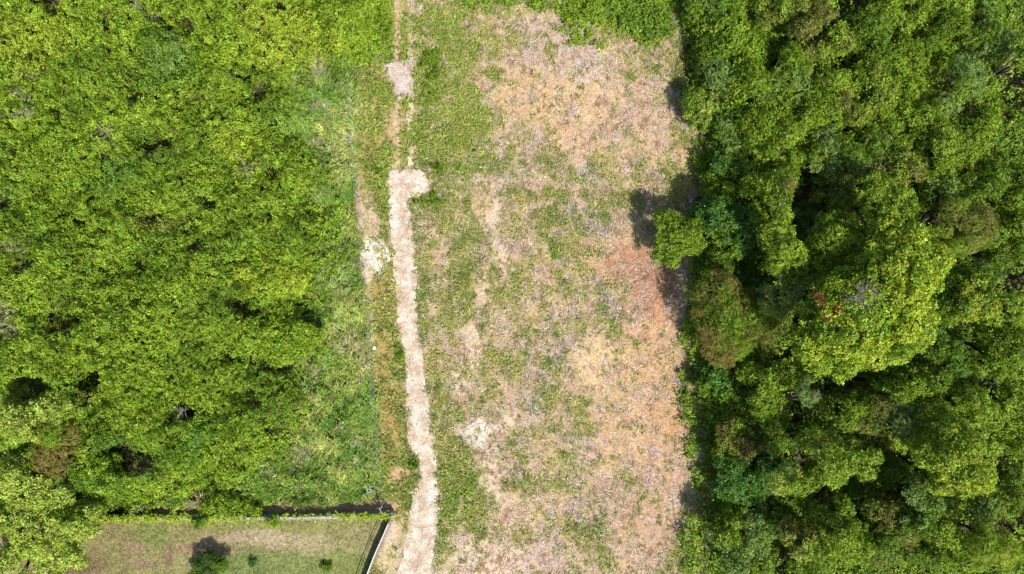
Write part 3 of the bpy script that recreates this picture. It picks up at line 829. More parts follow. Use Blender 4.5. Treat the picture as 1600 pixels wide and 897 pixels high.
# name, polygon, height, colours, label, options
TREES = [
 ('broadleaf_tree', BIG, 11.5, ('BY','YG','MG'), 'huge bright yellow-green tree crown, the widest in the woods', dict(dens=15, puff=.62, leaf=1.15, hb=6.5)),
 ('round_tree', E(1060,367,38,46,2), 4.2, ('YG','MG'), 'small round tree standing alone on red soil at the field edge', dict(puff=.42, leaf=.85, hb=1.6, dens=24)),
 ('olive_tree', E(1154,500,70,70,3), 5.4, ('OL','MG','BR'), 'olive green fine-leaved tree with brownish twigs beside the red soil', dict(templates=FINE, dens=20, puff=.6)),
 ('leafy_tree', E(1150,350,52,44,4), 4.4, ('BG','MG'), 'blue-green tree right of the small round field-edge tree', dict(leaf=1.2)),
 ('tall_tree', E(1232,365,36,66,5), 8.6, ('YG','MG','OL'), 'tall narrow green tree left of the black gap by the huge crown', dict(templates=SHOOT)),
 ('pale_tree', E(1230,452,33,34,6), 7.2, ('PG','PY'), 'small pale-leaved tree between the olive tree and the huge crown', dict(puff=.45)),
 ('dark_bush', E(1130,415,34,26,7), 3.2, ('DG','G'), 'dark green bush squeezed between round tree and olive tree', dict()),
 ('green_tree', E(1300,385,42,62,8), 7.8, ('MG','YG','OL'), 'mid green tree touching the upper left of the huge crown', dict(templates=SHOOT)),
 ('green_tree', E(1383,318,38,44,9), 9.0, ('YG','MG'), 'yellow-green tree just above the huge crown', dict()),
 ('green_tree', E(1510,350,50,40,10), 8.2, ('OL','YG'), 'olive green tree at the upper right of the huge crown', dict(templates=FINE, dens=22)),
 ('green_tree', E(1577,365,38,42,11), 7.0, ('MG','G'), 'mid green tree at the right picture edge level with the small round tree', dict()),
 ('green_tree', E(1520,468,44,48,12), 7.4, ('YG','G','BY'), 'tree with scattered yellow tips right of the huge crown', dict()),
 ('green_tree', E(1583,470,34,44,13), 7.6, ('YG','MG'), 'yellow-green tree at the right edge beside the huge crown', dict()),
 ('green_tree', E(1475,560,46,44,14), 6.4, ('BG','G','BY'), 'blue-green tree with one yellow patch below right of the huge crown', dict()),
 ('green_tree', E(1548,620,50,44,15), 8.0, ('YG','MG'), 'yellow-green tree low on the right, above the long dark hollow', dict(templates=SHOOT)),
 ('green_tree', E(1575,545,34,40,16), 7.2, ('G','MG'), 'dense green tree at the right edge, right of the blue-green one', dict()),
 ('orange_tipped_tree', E(1158,690,46,28,17), 3.5, ('YG','OL','BR'), 'low wide tree with orange brown tips at the field edge', dict(puff=.42)),
 ('upright_tree', E(1210,610,32,60,18), 5.4, ('YG','MG'), 'light green tree straight below the olive tree', dict()),
 ('large_leaved_plant', E(1122,590,22,34,19), 2.4, ('G','BG'), 'large-leaved dark green plant under the lower left of the olive tree', dict(templates=BIGROS, dens=9, puff=.45)),
 ('blue_green_bush', E(1175,748,54,44,20), 3.6, ('BG','BG','DG'), 'blue-green bush with soft cloudy foliage at the field edge', dict(leaf=1.05)),
 ('twiggy_tree', E(1168,850,54,52,21), 4.2, ('MG','PG','YG'), 'light green twiggy tree in the lower corner of the woods by the field', dict(puff=.42, gap=.12)),
 ('spreading_tree', E(1300,728,76,48,22), 8.8, ('YG','MG','PY'), 'wide yellow-green tree left of the central dark hollow in the lower woods', dict(dens=15)),
 ('vine_mound', E(1256,618,26,22,23), 7.2, ('GR','PG'), 'grey-green vine mound shaped like a dome with a dry skirt', dict(templates=FINE, puff=.4, dens=26)),
 ('pale_tree', E(1246,848,26,28,24), 6.4, ('OL','PY'), 'small pale olive tree right of the twiggy corner tree', dict(puff=.42)),
 ('green_tree', E(1318,840,46,46,25), 6.8, ('MG','YG'), 'mid green tree at the bottom below the wide yellow-green tree', dict()),
 ('green_tree', E(1390,835,36,50,26), 6.2, ('G','OL'), 'darker green tree at the bottom between two lighter trees', dict(templates=SHOOT)),
 ('pale_tree', E(1436,788,42,44,27), 7.0, ('PG','G'), 'pale grey-green tree right of the lower dark hollow', dict()),
 ('large_tree', E(1492,716,66,60,28), 9.6, ('YG','BY','MG'), 'large bright yellow-green tree in the lower right woods', dict(dens=15)),
 ('green_tree', E(1498,845,44,46,29), 6.4, ('MG','YG'), 'mid green tree at the bottom left of the brightest corner bush', dict()),
 ('bright_bush', E(1560,860,40,40,30), 7.8, ('BY','YG'), 'bright yellow-green bush in the bottom right corner', dict(templates=FINE, dens=24)),
 ('green_tree', E(1330,640,46,36,31), 6.6, ('G','MG','OL'), 'mid green tree just below the huge crown, right of the vine dome', dict()),
 ('green_tree', E(1398,655,34,38,32), 6.8, ('OL','PG'), 'dull olive tree below the huge crown', dict(templates=FINE, dens=22)),
 ('green_tree', E(1425,605,44,34,33), 7.0, ('MG','G'), 'green tree tucked under the lower right edge of the huge crown', dict()),
 ('green_tree', E(1590,650,30,50,34), 7.6, ('MG','YG'), 'yellow-green tree cut by the right picture edge in the lower half', dict()),
 ('edge_bush', E(1103,165,30,36,35), 2.8, ('MG','G','PY'), 'green bush with pale yellow lower leaves at the upper field edge', dict(puff=.42)),
 ('edge_bush', E(1143,290,28,60,36), 3.0, ('MG','BG'), 'bright green bush above the small round tree on the far side of its gap', dict()),
]
ti = 0
INFO = {}
for nm, poly, h, cols, lab, kw in TREES:
    ti += 1
    cat = 'bush' if ('bush' in nm or 'mound' in nm) else ('plant' if 'plant' in nm else 'tree')
    root, info = make_tree(nm, poly, h, cols, lab, cat=cat, seed=ti, **kw)
    INFO[lab] = (root, info)

# vine-draped trees of the upper right woods: nothing tells them apart
FILL = [(1165,60,52,46),(1225,120,50,46),(1290,45,50,38),(1300,150,44,48),(1155,215,44,38),(1225,215,44,44),(1365,60,44,46),(1290,240,44,40),(1360,150,48,44),
        (1425,95,48,52),(1350,235,40,38),(1425,190,48,46),(1480,40,44,36),(1490,130,36,44),(1410,262,38,28),(1480,235,44,46),(1545,55,44,46),(1220,300,42,30),
        (1540,290,40,40),(1470,300,36,28),(1310,295,34,26),(1590,100,22,40),(1130,110,30,40),(1545,190,18,40),(1600,300,24,36),(1130,10,50,26),(1230,10,50,24),(1420,0,50,30)]
FC = [('G','MG'),('MG','PG'),('YG','OL'),('MG','YG'),('G','PG'),('YG','MG')]
rf = np.random.default_rng(3)
L1 = ['at the top edge nearest the field, first in the top row', 'second along the top row, in front of the dark top-edge pit', 'right of the second tree of the top row, under two small black pits', 'in the centre of the upper woods, directly below the twin black pits', 'beside the field, below the field-edge bush with pale leaves', 'one step in from the field, below the centre of the long bright edge', 'bright olive-yellow, at the upper centre beside the top black pit', 'above the long black gap left of the huge crown, on its left shoulder', 'between the two diagonal shade strips of the upper right woods', 'right of the brightest upper patch, left of a small black pit', "small, just above the shade strip over the huge crown's top", "sunny, midway between the huge crown's tip and the top edge", 'at the top, left of the deep pit near the top right corner', 'left of the dry grassy clearing near the top right', "small and low, straight above the huge crown's upper tip", 'below the dry clearing, above the olive tree right of the huge crown', 'in the top right corner with dark leaves', 'straight above the tall narrow tree, touching its crown', 'at the right, below the large square shadow near the right edge', 'low, right of the yellow-green tree over the huge crown', "low, in the hollow above the huge crown's left neighbour", 'cut by the right edge just above the square shadow', 'narrow, between dry clearing and square shadow', "cut by the right edge, level with the huge crown's tip", 'nearest the field at the top, beside the black edge notch', 'clipped by the top edge, first beside the scrub band', 'clipped by the top edge, second from the scrub band', 'clipped by the top edge, above the olive-yellow tree']
for i, (cx, cy, rx, ry) in enumerate(FILL):
    make_tree('vine_covered_tree', E(cx, cy, rx, ry, 60 + i), rf.uniform(4.6, 6.6) * (.62 if cx < 1175 else 1), FC[i % 6], 'vine-draped tree ' + L1[i],
              group='vine-draped trees of the upper right woods', seed=60 + i, templates=(ROS, SHOOT, ROS)[i % 3], dens=14, hb=1.4 if cx < 1175 else 2.6)
# small trees under the lower right canopy
L2 = ['between the dome-shaped vine mound and the wide yellow-green tree', 'under the left end of the wide yellow-green tree', 'between the wide yellow-green tree and the bottom edge, right half', 'inside the central dark hollow, at its lower left', 'at the bottom edge between the olive green and mid green trees', 'above the brightest corner bush', 'at the right edge in the lower dark hollow', 'in the black gap under the lower left of the huge crown', "in the long black gap left of the huge crown's shoulder", 'just above the tip of the huge crown', 'between huge crown and right edge, above the yellow-tipped tree', 'above the large bright lower right tree', 'left of the large lower right tree, below the dull olive one', 'below the upright tree beside the orange-tipped one', 'between blue-green bush and wide yellow-green tree', 'at the bottom edge right of the twiggy corner tree']
FILL2 = [(1265,690,34,30),(1245,780,32,30),(1365,790,36,34),(1380,740,30,30),(1450,860,34,30),(1540,790,26,24),(1590,780,26,40),(1310,575,30,20),
         (1260,360,26,40),(1440,300,30,26),(1545,410,34,28),(1500,640,30,34),(1445,655,34,26),(1215,690,24,26),(1210,800,30,34),(1270,880,34,24)]
for i, (cx, cy, rx, ry) in enumerate(FILL2):
    make_tree('understory_bush', E(cx, cy, rx, ry, 100 + i), rf.uniform(3.0, 4.6), (('G','MG'),('DG','G'),('G','PG'))[i % 3],
              'low bush ' + L2[i], cat='bush', group='low bushes between the trees of the lower right woods',
              seed=100 + i, dens=13, hb=1.2)

# left thicket: shrubs standing out of the vines
LSHR = [
 ('pale_leaved_tree', E(70,835,80,55,201), 4.6, ('PY','PY','YG'), 'pale yellow-green tree leaning over the lawn corner, the lowest of the left side', dict(puff=.42, leaf=1.05, gap=.12, dens=18)),
 ('pale_leaved_tree', E(25,895,70,50,216), 4.0, ('PY','PY'), 'sparse pale-leaved tree in the very bottom left corner', dict(puff=.38, leaf=1.0, gap=.25, dens=16)),
 ('pale_leaved_tree', E(30,665,38,44,202), 5.0, ('PY','MG'), 'pale-leaved tree at the left edge above the lawn corner', dict(puff=.40, gap=.15, leaf=1.05)),
 ('pale_leaved_tree', E(92,640,30,24,203), 4.4, ('PY','MG'), 'small pale-leaved tree above the brown bush', dict(puff=.36, gap=.15)),
 ('brown_bush', E(80,705,34,44,204), 4.0, ('BR','OL','MG'), 'brown withered bush among green vines near the left edge', dict(templates=FINE, dens=24)),
 ('yellow_green_tree', E(50,768,62,34,205), 4.6, ('YG','PY'), 'yellow-green tree just below the brown bush', dict()),
 ('leafy_shrub', E(262,80,40,32,206), 3.0, ('G','PG'), 'round mid green shrub near the top left with black shade beside it', dict(leaf=1.1)),
 ('leafy_shrub', E(440,530,48,34,207), 3.1, ('MG','YG'), 'rounded bright shrub above the big black hollow near the tall grass', dict(leaf=1.1)),
 ('leafy_shrub', E(140,745,44,28,208), 2.8, ('G','MG'), 'mid green shrub right of the brown bush', dict()),
 ('leafy_shrub', E(280,690,46,36,209), 3.0, ('G','BG','PG'), 'darker green shrub right of the black hollow in the lower left', dict()),
 ('leafy_shrub', E(215,610,52,40,210), 3.0, ('YG','MG'), 'wide yellow-green shrub above the lower left black hollow', dict(templates=SHOOT)),
 ('leafy_shrub', E(330,600,46,34,211), 2.7, ('MG','YG'), 'mid green shrub left of the big black hollow near the tall grass', dict(templates=SHOOT)),
 ('leafy_shrub', E(95,570,40,22,212), 2.7, ('YG','MG'), 'feathery yellow-green shrub below the leftmost large hollow', dict(templates=SHOOT)),
 ('leafy_shrub', E(550,45,38,40,213), 2.3, ('YG','BY'), 'bright shrub at the top beside the dirt track', dict()),
 ('leafy_shrub', E(425,440,50,26,214), 2.7, ('BY','YG'), 'brightest yellow shrub in the middle of the thicket', dict()),
 ('leafy_shrub', E(360,790,44,14,215), 1.2, ('MG','G'), 'low shrub hanging over the soil strip by the yard wall', dict(puff=.35)),
]
for j, (nm, poly, h, cols, lab, kw) in enumerate(LSHR):
    cat = 'tree' if 'tree' in nm else 'bush'
    make_tree(nm, poly, h, cols, lab, cat=cat, seed=201 + j, **kw)

# red leaves and bare twigs in the huge crown
def twig_cluster(name, px, py, z, rad, n, mat, label, cat, parent=None, seed=1, L=1.2, thick=.02, up=.5):
    r = np.random.default_rng(seed)
    x, y = p2w(px, py, z)
    mb = MB()
    ox, oy, oz = (x, y, z)
    if parent is not None:
        ox, oy, oz = x - parent.location.x, y - parent.location.y, z
    base = np.array([0, 0, 0.]) if parent is None else np.array([ox, oy, oz])
    for i in range(n):
        a = r.uniform(0, 6.28); d = np.array([math.cos(a), math.sin(a), r.uniform(.1, 1) * up]); s0 = base + np.array([r.normal(0, rad * .25), r.normal(0, rad * .25), -.15])
        l = L * r.uniform(.5, 1.1); m = s0 + d * l * .5 + r.normal(0, .08, 3); e = s0 + d * l + r.normal(0, .12, 3)
        mb.tube([s0, m, e], thick, thick * .4, 4)
        for k in range(2):
            e2 = m + (d + r.normal(0, .6, 3)) * l * .45
            mb.tube([m, e2], thick * .6, thick * .3, 4)
    o = mb.build(name, mat, parent)
    if parent is None:
        o.location = (x, y, z); tag(o, label, cat)
    elif label: o['label'] = label
    return o
bigroot, (bK, bz, bpr) = INFO['huge bright yellow-green tree crown, the widest in the woods']
def crown_z(px, py, z=9.5):
    x, y = p2w(px, py, z); i = ((bK - np.array([x, y])) ** 2).sum(1).argmin(); return bz[i] + bpr[i]
twig_cluster('bare_twigs', 1354, 466, crown_z(1354, 466) - .15, 1.3, 60, M_twig, 'bare grey-brown twigs in a gap of the crown', None, bigroot, 3, .8, .012)
# red-leaved sprigs
r = np.random.default_rng(8)
pp = []
for (a, b, rr, k) in ((1280,470,9,14),(1308,482,7,9),(1270,488,5,4),(1292,496,9,4)):
    for i in range(k):
        qx, qy = a + r.normal(0, rr * .5), b + r.normal(0, rr * .5); z = crown_z(qx, qy) + r.uniform(-.15, .15)
        x, y = p2w(qx, qy, z); pp.append((x, y, z))
pp = np.array(pp); n = len(pp)
V, F, C = scatter(ROS, pp - np.array([*bigroot.location]), np.tile([0, 0, 1.], (n, 1)) + r.normal(0, .4, (n, 3)), r.uniform(0, 6, n), r.uniform(.4, .75, n),
                  np.tile(PAL['RD'], (n, 1)), r, .35, .1)
o = make_mesh('red_leaves', V, F, C, M_leaf, bigroot); o['label'] = 'bright red leaves on the left side of the crown'

for (px, py, z, L, seed, lab, mt) in [
    (383, 262, 2.6, 1.6, 1, 'pale forked dead branch lying on the thicket near the tall grass', M_twig),
    (283, 642, 3.2, 1.0, 2, 'grey dead branch poking out of the lower left thicket', M_twig),
    (168, 205, 2.4, 1.5, 3, 'thin pale fallen stems across the upper left vines', M_twig),
    (232, 28, 2.0, .8, 4, 'tangle of dry brown stems beside a black gap near the top left', M_twig),
    (1475, 255, 4.2, 1.2, 6, 'dry stems on a vine mound in the upper right woods', M_twig),
    (1475, 350, 5.0, 1.3, 7, 'leafless grey branches in the gap right of the huge crown', M_twig),
    (1115, 575, 1.2, 1.6, 8, 'leafless sticks in the shade under the olive tree edge', M_twig),
    (1108, 640, .5, 1.3, 11, 'pinkish dry brush heap at the field edge under the trees', M_twig),
    ]:
    twig_cluster('dead_branch', px, py, z, .5, 10, mt, lab, 'branch', None, seed + 40, L * .8, .014, .3)

# ------------------------------------------------------------------ tall grass beside the fence
def build_tall():
    r = np.random.default_rng(77)
    px, py = sample_rect(density_n(LEFT_ALL, 19), LEFT_ALL, r)
    k = (px > 200) & (py > -110); px, py = px[k], py[k]
    x, y = p2w(px, py, .4)
    wob = (fbm(x, y, 1.6, 3) - .5) * 70
    k = (poly_dist(px, py, LEFT_THICK) + wob < 14) & (poly_dist(px, py, LEFT_ALL) > -3 + wob * .08)
    x, y, px, py = x[k], y[k], px[k], py[k]
    n = len(x)
    base = (fbm(x, y, 3.5, 5, 2) - .5) * 5.0 + .75
    az = base + r.normal(0, .35, n)
    w = sstep(.4, .62, fbm(x, y, 2.2, 6, 3)); c = mixc([np.array([.145, .235, .030]), np.array([.29, .33, .075])], w)
    w = sstep(.5, .68, fbm(x, y, 1.5, 1, 3))[:, None]; c = c * (1 - w) + np.array([.110, .20, .028]) * w
    a = sstep(.3, .8, np.maximum.reduce([blob(px, py, b, 0, 0) for b in ((458,140,26,24,0),(530,420,22,70,0),(540,140,20,14,0),(420,720,60,30,0),(535,250,20,60,0))]))[:, None] * .35
    c = c * (1 - a) + np.array([.36, .38, .15]) * a
    w = sstep(.64, .72, fbm(x, y, .9, 4, 3))[:, None] * .6; c = c * (1 - w) + np.array([.34, .27, .17]) * w
    c = c * np.clip(1 + r.normal(0, .25, (n, 1)), .5, 1.6)
    z = ground_z(x, y) - .02 + np.clip(1.5 * (fbm(x, y, 1.6, 2, 2) - .42) + .9 * (fbm(x, y, .6, 5, 2) - .5), 0, 1) * sstep(560, 520, px)
    wd = r.random(n) < .14 + .6 * sstep(.52, .62, fbm(x, y, 1.8, 7, 3))
    wp = np.stack([x, y, z + .25 + r.uniform(0, .45, n)], 1)[wd]
    A = scatter(ROS, wp, np.tile([0, 0, 1.], (len(wp), 1)) + r.normal(0, .35, (len(wp), 3)), r.uniform(0, 6.28, len(wp)), r.uniform(.5, .95, len(wp)), (c[wd] * .5 + PAL['MG'] * .5), r)
    V, F, C = scatter(TALL, np.stack([x, y, z], 1), np.tile([0, 0, 1.], (n, 1)) + r.normal(0, .12, (n, 3)), az, r.uniform(.6, 1.15, n), c, r, .2, .1)
    V, F, C = join([A, (V, F, C)])
    o = make_mesh('tall_grass', V, F, C, M_grass)
    tag(o, 'tall pale green grass leaning over between thicket and wire fence', 'grass', kind='stuff')
build_tall()

# ------------------------------------------------------------------ short growth on the cleared land
def on_hard(px, py):
    return np.maximum(poly_dist(px, py, PATH), poly_dist(px, py, PAD))

def build_field():
    r = np.random.default_rng(88)
    # green tufts
    rect = [(545, -110), (1135, 1000)]
    n = int(590 * 1110 * PX * PX * 34)
    px = r.uniform(545, 1135, n); py = r.uniform(-110, 1000, n)
    x, y = p2w(px, py)
    f = (poly_dist(px, py, FIELD) > -26); g = green_mask(px, py, x, y)
    s = (poly_dist(px, py, STRIP) > -4) | ((px > 600) & (px < 662) & (py < 262))
    hard = on_hard(px, py) + (fbm(x, y, .5, 1) - .5) * 10
    bm_ = np.clip(bare_mask(px, py, (fbm(x, y, 1.3, 3) - .5) * 50, (fbm(x, y, 1.3, 5) - .5) * 50), 0, 1)
    p = np.where(f, (g * .66 + .10) * (1 - .5 * bm_), 0); gs_ = .15 + .55 * sstep(.42, .58, fbm(x, y, .9, 2, 3)); p = np.where(s, gs_, p)
    for (tx, y0, y1, wd) in ((622, -120, 262, 5), (641, -120, 262, 4.5)):
        p = p * (1 - 1.0 * np.exp(-((px - tx) / wd / 1.3) ** 4) * ((py > y0) & (py < y1)))
    for (cx, cy, rx, ry, c, w) in STRIPC:
        if c[2] > 125: p = np.where(s, p * (1 - .9 * sstep(.3, .7, blob(px, py, (cx, cy, rx, ry, 0), 0, 0) * w)), p)
    p = np.where(hard > 1, 0, p)
    p = np.where((poly_dist(px, py, LAWN) > -4), 0, p)
    k = r.random(n) < p
    x, y, px, py, s = x[k], y[k], px[k], py[k], s[k]; m = len(x)
    n1 = fbm(x, y, 2.6, 4, 3); n2 = fbm(x, y, .8, 7, 3)
    c = mixc([np.array([.18, .22, .035]), np.array([.28, .28, .065])], sstep(.36, .58, n1))
    w = sstep(.50, .64, n2)[:, None]; c = c * (1 - w) + np.array([.135, .19, .03]) * w
    bright = (sstep(.3, .8, np.maximum.reduce([blob(px, py, b, 0, 0) for b in ((700,60,60,70,0),(700,180,44,90,0),(740,210,40,90,0),(620,200,60,150,0),(720,770,40,70,0),(693,830,14,50,0))])))[:, None] * .6
    c = c * (1 - bright) + np.array([.185, .245, .03]) * bright
    og = sstep(.35, .8, np.maximum.reduce([blob(px, py, b, 0, 0) for b in ((600,460,20,40,0),(600,560,16,60,0),(612,640,14,60,0),(585,120,14,30,0),(575,250,16,40,0),(600,720,16,30,0))]))[:, None] * .75 * (n2[:, None] > .42)
    c = c * (1 - og * .6) + np.array([.25, .19, .05]) * og * .6
    c = c * (1 + r.normal(0, .15, (m, 1)))
    z = ground_z(x, y) - .01
    P = np.stack([x, y, z], 1); up = np.tile([0, 0, 1.], (m, 1)) + r.normal(0, .15, (m, 3))
    sel = r.random(m) < .62
    big = np.where(s, 1.35, 1.0)
    lush = 1 + .5 * bright[:, 0]
    A = scatter(TUFT, P[sel], up[sel], r.uniform(0, 6.28, sel.sum()), (r.uniform(.6, 1.2, m) * big * lush)[sel], c[sel], r, .2, .12)
    B = scatter(WEED, P[~sel] + np.array([0, 0, .06]), up[~sel], r.uniform(0, 6.28, (~sel).sum()), (r.uniform(.7, 1.5, m) * big * lush)[~sel], c[~sel], r, .2, .12)
    V, F, C = join([A, B])
    tag(make_mesh('field_grass', V, F, C, M_grass), 'patchy short green grass and weeds growing back over the cleared field', 'grass', kind='stuff')
    # dry debris
    n = int(480 * 1110 * PX * PX * 20)
    px = r.uniform(640, 1120, n); py = r.uniform(-110, 1000, n); x, y = p2w(px, py)
    g = green_mask(px, py, x, y)
    bare = np.clip(bare_mask(px, py, (fbm(x, y, 1.8, 3) - .5) * 50, (fbm(x, y, 1.8, 5) - .5) * 50), 0, 1)
    p = (.30 + .70 * sstep(.45, .62, fbm(x, y, 1.2, 3, 3))) * (1 - .6 * g) * (1 - .62 * bare)
    p = np.where(poly_dist(px, py, FIELD) > -10, p, 0); p = np.where(on_hard(px, py) > -3, 0, p)
    k = r.random(n) < p; x, y, px, py = x[k], y[k], px[k], py[k]; m = len(x)
    w = sstep(.4, .6, fbm(x, y, 2.4, 0, 3)); c = mixc([np.array([.38, .30, .23]), np.array([.42, .33, .20])], w)
    dk = r.random(m)[:, None]
    mv = sstep(.5, .62, fbm(x, y, 1.9, 6, 3))[:, None]; c = c * (1 - mv) + np.array([.35, .29, .27]) * mv
    c = np.where(dk < .30, np.array([.15, .105, .075]), c); c = np.where(dk > .93, np.array([.50, .43, .35]), c)
    V, F, C = scatter(STICK, np.stack([x, y, ground_z(x, y)], 1), np.tile([0, 0, 1.], (m, 1)), r.uniform(0, 6.28, m), r.uniform(.5, 1.25, m), c, r, .18, .05)
    tag(make_mesh('dry_litter', V, F, C, M_dry), 'dry grey-pink stems and slash strewn over the cleared field', 'debris', kind='stuff')
    n = 3600
    px = r.uniform(598, 690, n); py = r.uniform(85, 930, n); x, y = p2w(px, py)
    k = (on_hard(px, py) > -4) & (r.random(n) < .8); x, y = x[k], y[k]; m = len(x)
    c = np.array([[.62, .56, .50], [.30, .23, .17], [.44, .34, .25], [.20, .15, .11]])[r.choice(4, m, p=[.35, .2, .3, .15])]
    V, F, C = scatter(STICK, np.stack([x, y, np.full(m, .045)], 1), np.tile([0, 0, 1.], (m, 1)), r.uniform(0, 6.28, m), r.uniform(.15, .5, m), c, r, .18, .05)
    tag(make_mesh('path_litter', V, F, C, M_dry), 'loose chips and dry stems lying on the pale path', 'debris', kind='stuff')
    # lawn
    n = int(600 * 200 * PX * PX * 60)
    px = r.uniform(60, 620, n); py = r.uniform(810, 1000, n); x, y = p2w(px, py)
    k = (poly_dist(px, py, LAWN) > 2) & (r.random(n) < .25 + .6 * sstep(.4, .6, fbm(x, y, 1.2, 3))); x, y, px, py = x[k], y[k], px[k], py[k]; m = len(x)
    base = ground_all(x, y)[2]
    c = base * .6 + np.array([.12, .15, .04]) * .4
    V, F, C = scatter(TUFT, np.stack([x, y, ground_z(x, y)], 1), np.tile([0, 0, 1.], (m, 1)), r.uniform(0, 6.28, m), r.uniform(.16, .32, m), c, r, .15, .08)
    tag(make_mesh('lawn_grass', V, F, C, M_grass), 'short mown lawn grass behind the yard wall', 'grass', kind='stuff')
build_field()

# dark roots on the red soil, sticks on the field
def squiggle(name, pts, mat, label, rad=.03):
    P = [p2w(*p) for p in pts]
    x0, y0 = P[0]
    mb = MB(); mb.tube([(p[0] - x0, p[1] - y0, float(ground_z(np.array([p[0]]), np.array([p[1]]))[0]) + .03) for p in P], rad, rad * .5, 5)
    o = mb.build(name, mat); o.location = (x0, y0, 0); tag(o, label, 'root')
squiggle('exposed_root', [(990,413),(998,412),(1005,418),(1010,426),(1012,433)], M_darktwig, 'thin dark crooked root on the red soil, the upper one')
squiggle('exposed_root', [(984,447),(993,440),(1003,437),(1010,434),(1014,428)], M_darktwig, 'thin dark crooked root on the red soil, the lower one')
squiggle('exposed_root', [(924,390),(926,402),(931,408),(936,404)], M_darktwig, 'short dark root left of the reddest soil patch')
squiggle('fallen_stick', [(758,674),(760,664),(763,655)], M_twig, 'grey stick lying on the palest bare soil patch')

# ------------------------------------------------------------------ yard wall, rails and odd posts
def Wp(px, py, z=0): return p2w(px, py, z)
WZ = .85
wall = empty('yard_wall', (*Wp(400, 806), 0), 'low weathered concrete wall along the top of the lawn', 'wall')
ox, oy = wall.location.x, wall.location.y
pts = [(60,806),(200,806),(300,805.5),(400,804.5),(470,804),(520,803),(560,801),(616,798)]
mb = MB(); cp = MB()
for a, b in zip(pts[:-1], pts[1:]):
    A = Wp(*a); B = Wp(*b)
    A = (A[0] - ox, A[1] - oy); B = (B[0] - ox, B[1] - oy)
    mb.box(A, B, .18, -.2, WZ - .06)
mb.build('wall_body', M_wall, wall)
for a, b in zip(pts[1:-2], pts[2:-1]):
    A = Wp(*a); B = Wp(*b)
    cp.box((A[0] - ox, A[1] - oy), (B[0] - ox, B[1] - oy), .19, WZ - .06, WZ + .02)
cp.build('coping', M_cap, wall)

sw = empty('side_wall', (*Wp(596, 850), 0), 'low wall with metal rail running down the slanted side of the lawn', 'wall')
ox, oy = sw.location.x, sw.location.y
side = [(616,799),(603,829),(590,858),(577,892),(560,940)]
mb = MB(); cp = MB()
for i, (a, b) in enumerate(zip(side[:-1], side[1:])):
    A = Wp(*a); B = Wp(*b); A = (A[0] - ox, A[1] - oy); B = (B[0] - ox, B[1] - oy)
    mb.box(A, B, .11, -.2, .8)
    cp.box(A, B, .13, .8, .84)
mb.build('wall_body', M_wall, sw)
cp.build('coping', M_wall, sw)
P2 = [(612,808),(603,829),(590,858),(577,892),(560,940)]
for q in P2:
    A = Wp(*q); m = MB(); m.tube([(A[0] - ox, A[1] - oy, .82), (A[0] - ox, A[1] - oy, 1.6)], .03, .03, 6); m.build('rail_post', M_metal, sw)
m = MB(); m.tube([(Wp(*q)[0] - ox, Wp(*q)[1] - oy, 1.6) for q in P2], .035, .035, 6); m.build('top_rail', M_metal, sw)
m = MB(); m.tube([(Wp(*q)[0] - ox, Wp(*q)[1] - oy, 1.3) for q in P2], .02, .02, 5); m.build('lower_rail', M_metal, sw)

# leaning post at the corner
lp = empty('leaning_post', (*Wp(600, 801), 0), 'pale broken post with a short crossbar leaning at the wall corner', 'post')
m = MB(); m.tube([(0.05, -.15, .1), (-.02, .28, .9), (-.12, .75, 1.25)], .06, .05, 6); m.build('post', M_cap, lp)
m = MB(); m.tube([(-.38, .72, 1.22), (.16, .86, 1.30)], .04, .04, 6); m.build('crossbar', M_bark, lp)

# wire fence
FL = [(546,100),(550,160),(552,215),(556,262),(561,310),(566,360),(571,420),(576,470),(579,520),(582,570),(586,620),(590,665),(593,710),(597,760),(600,782)]
wf = empty('wire_fence', (*Wp(575, 450), 0), 'thin wire fence on slim posts between the tall grass and the path', 'fence')
ox, oy = wf.location.x, wf.location.y
rr = np.random.default_rng(4)
tops = []
for i, q in enumerate(FL):
    A = Wp(*q); l = rr.normal(0, .05, 2)
    b = (A[0] - ox, A[1] - oy, -.1); t = (A[0] - ox + l[0], A[1] - oy + l[1], 1.35)
    tops.append((b, t)); m = MB(); m.tube([b, t], .03, .03, 6); m.build('fence_post', M_metal, wf)
for f in (.35, .62, .95):
    m = MB(); m.tube([tuple(np.array(b) * (1 - f) + np.array(t) * f) for b, t in tops], .006, .006, 4); m.build('wire', M_wire, wf)

# odd pale bits
cf = empty('broken_frame', (*Wp(578, 762), .35), 'small white broken frame lying in tall grass above the wall corner', 'frame')
for a, b in (((-.2, .35, .2), (.0, -.35, .25)), ((.1, .38, .2), (.2, -.25, .3)), ((-.2, .1, .25), (.35, .0, .3)), ((-.1, -.2, .25), (.5, -.15, .2))):
    m = MB(); m.tube([a, b], .02, .018, 5); m.build('bar', M_metal, cf)

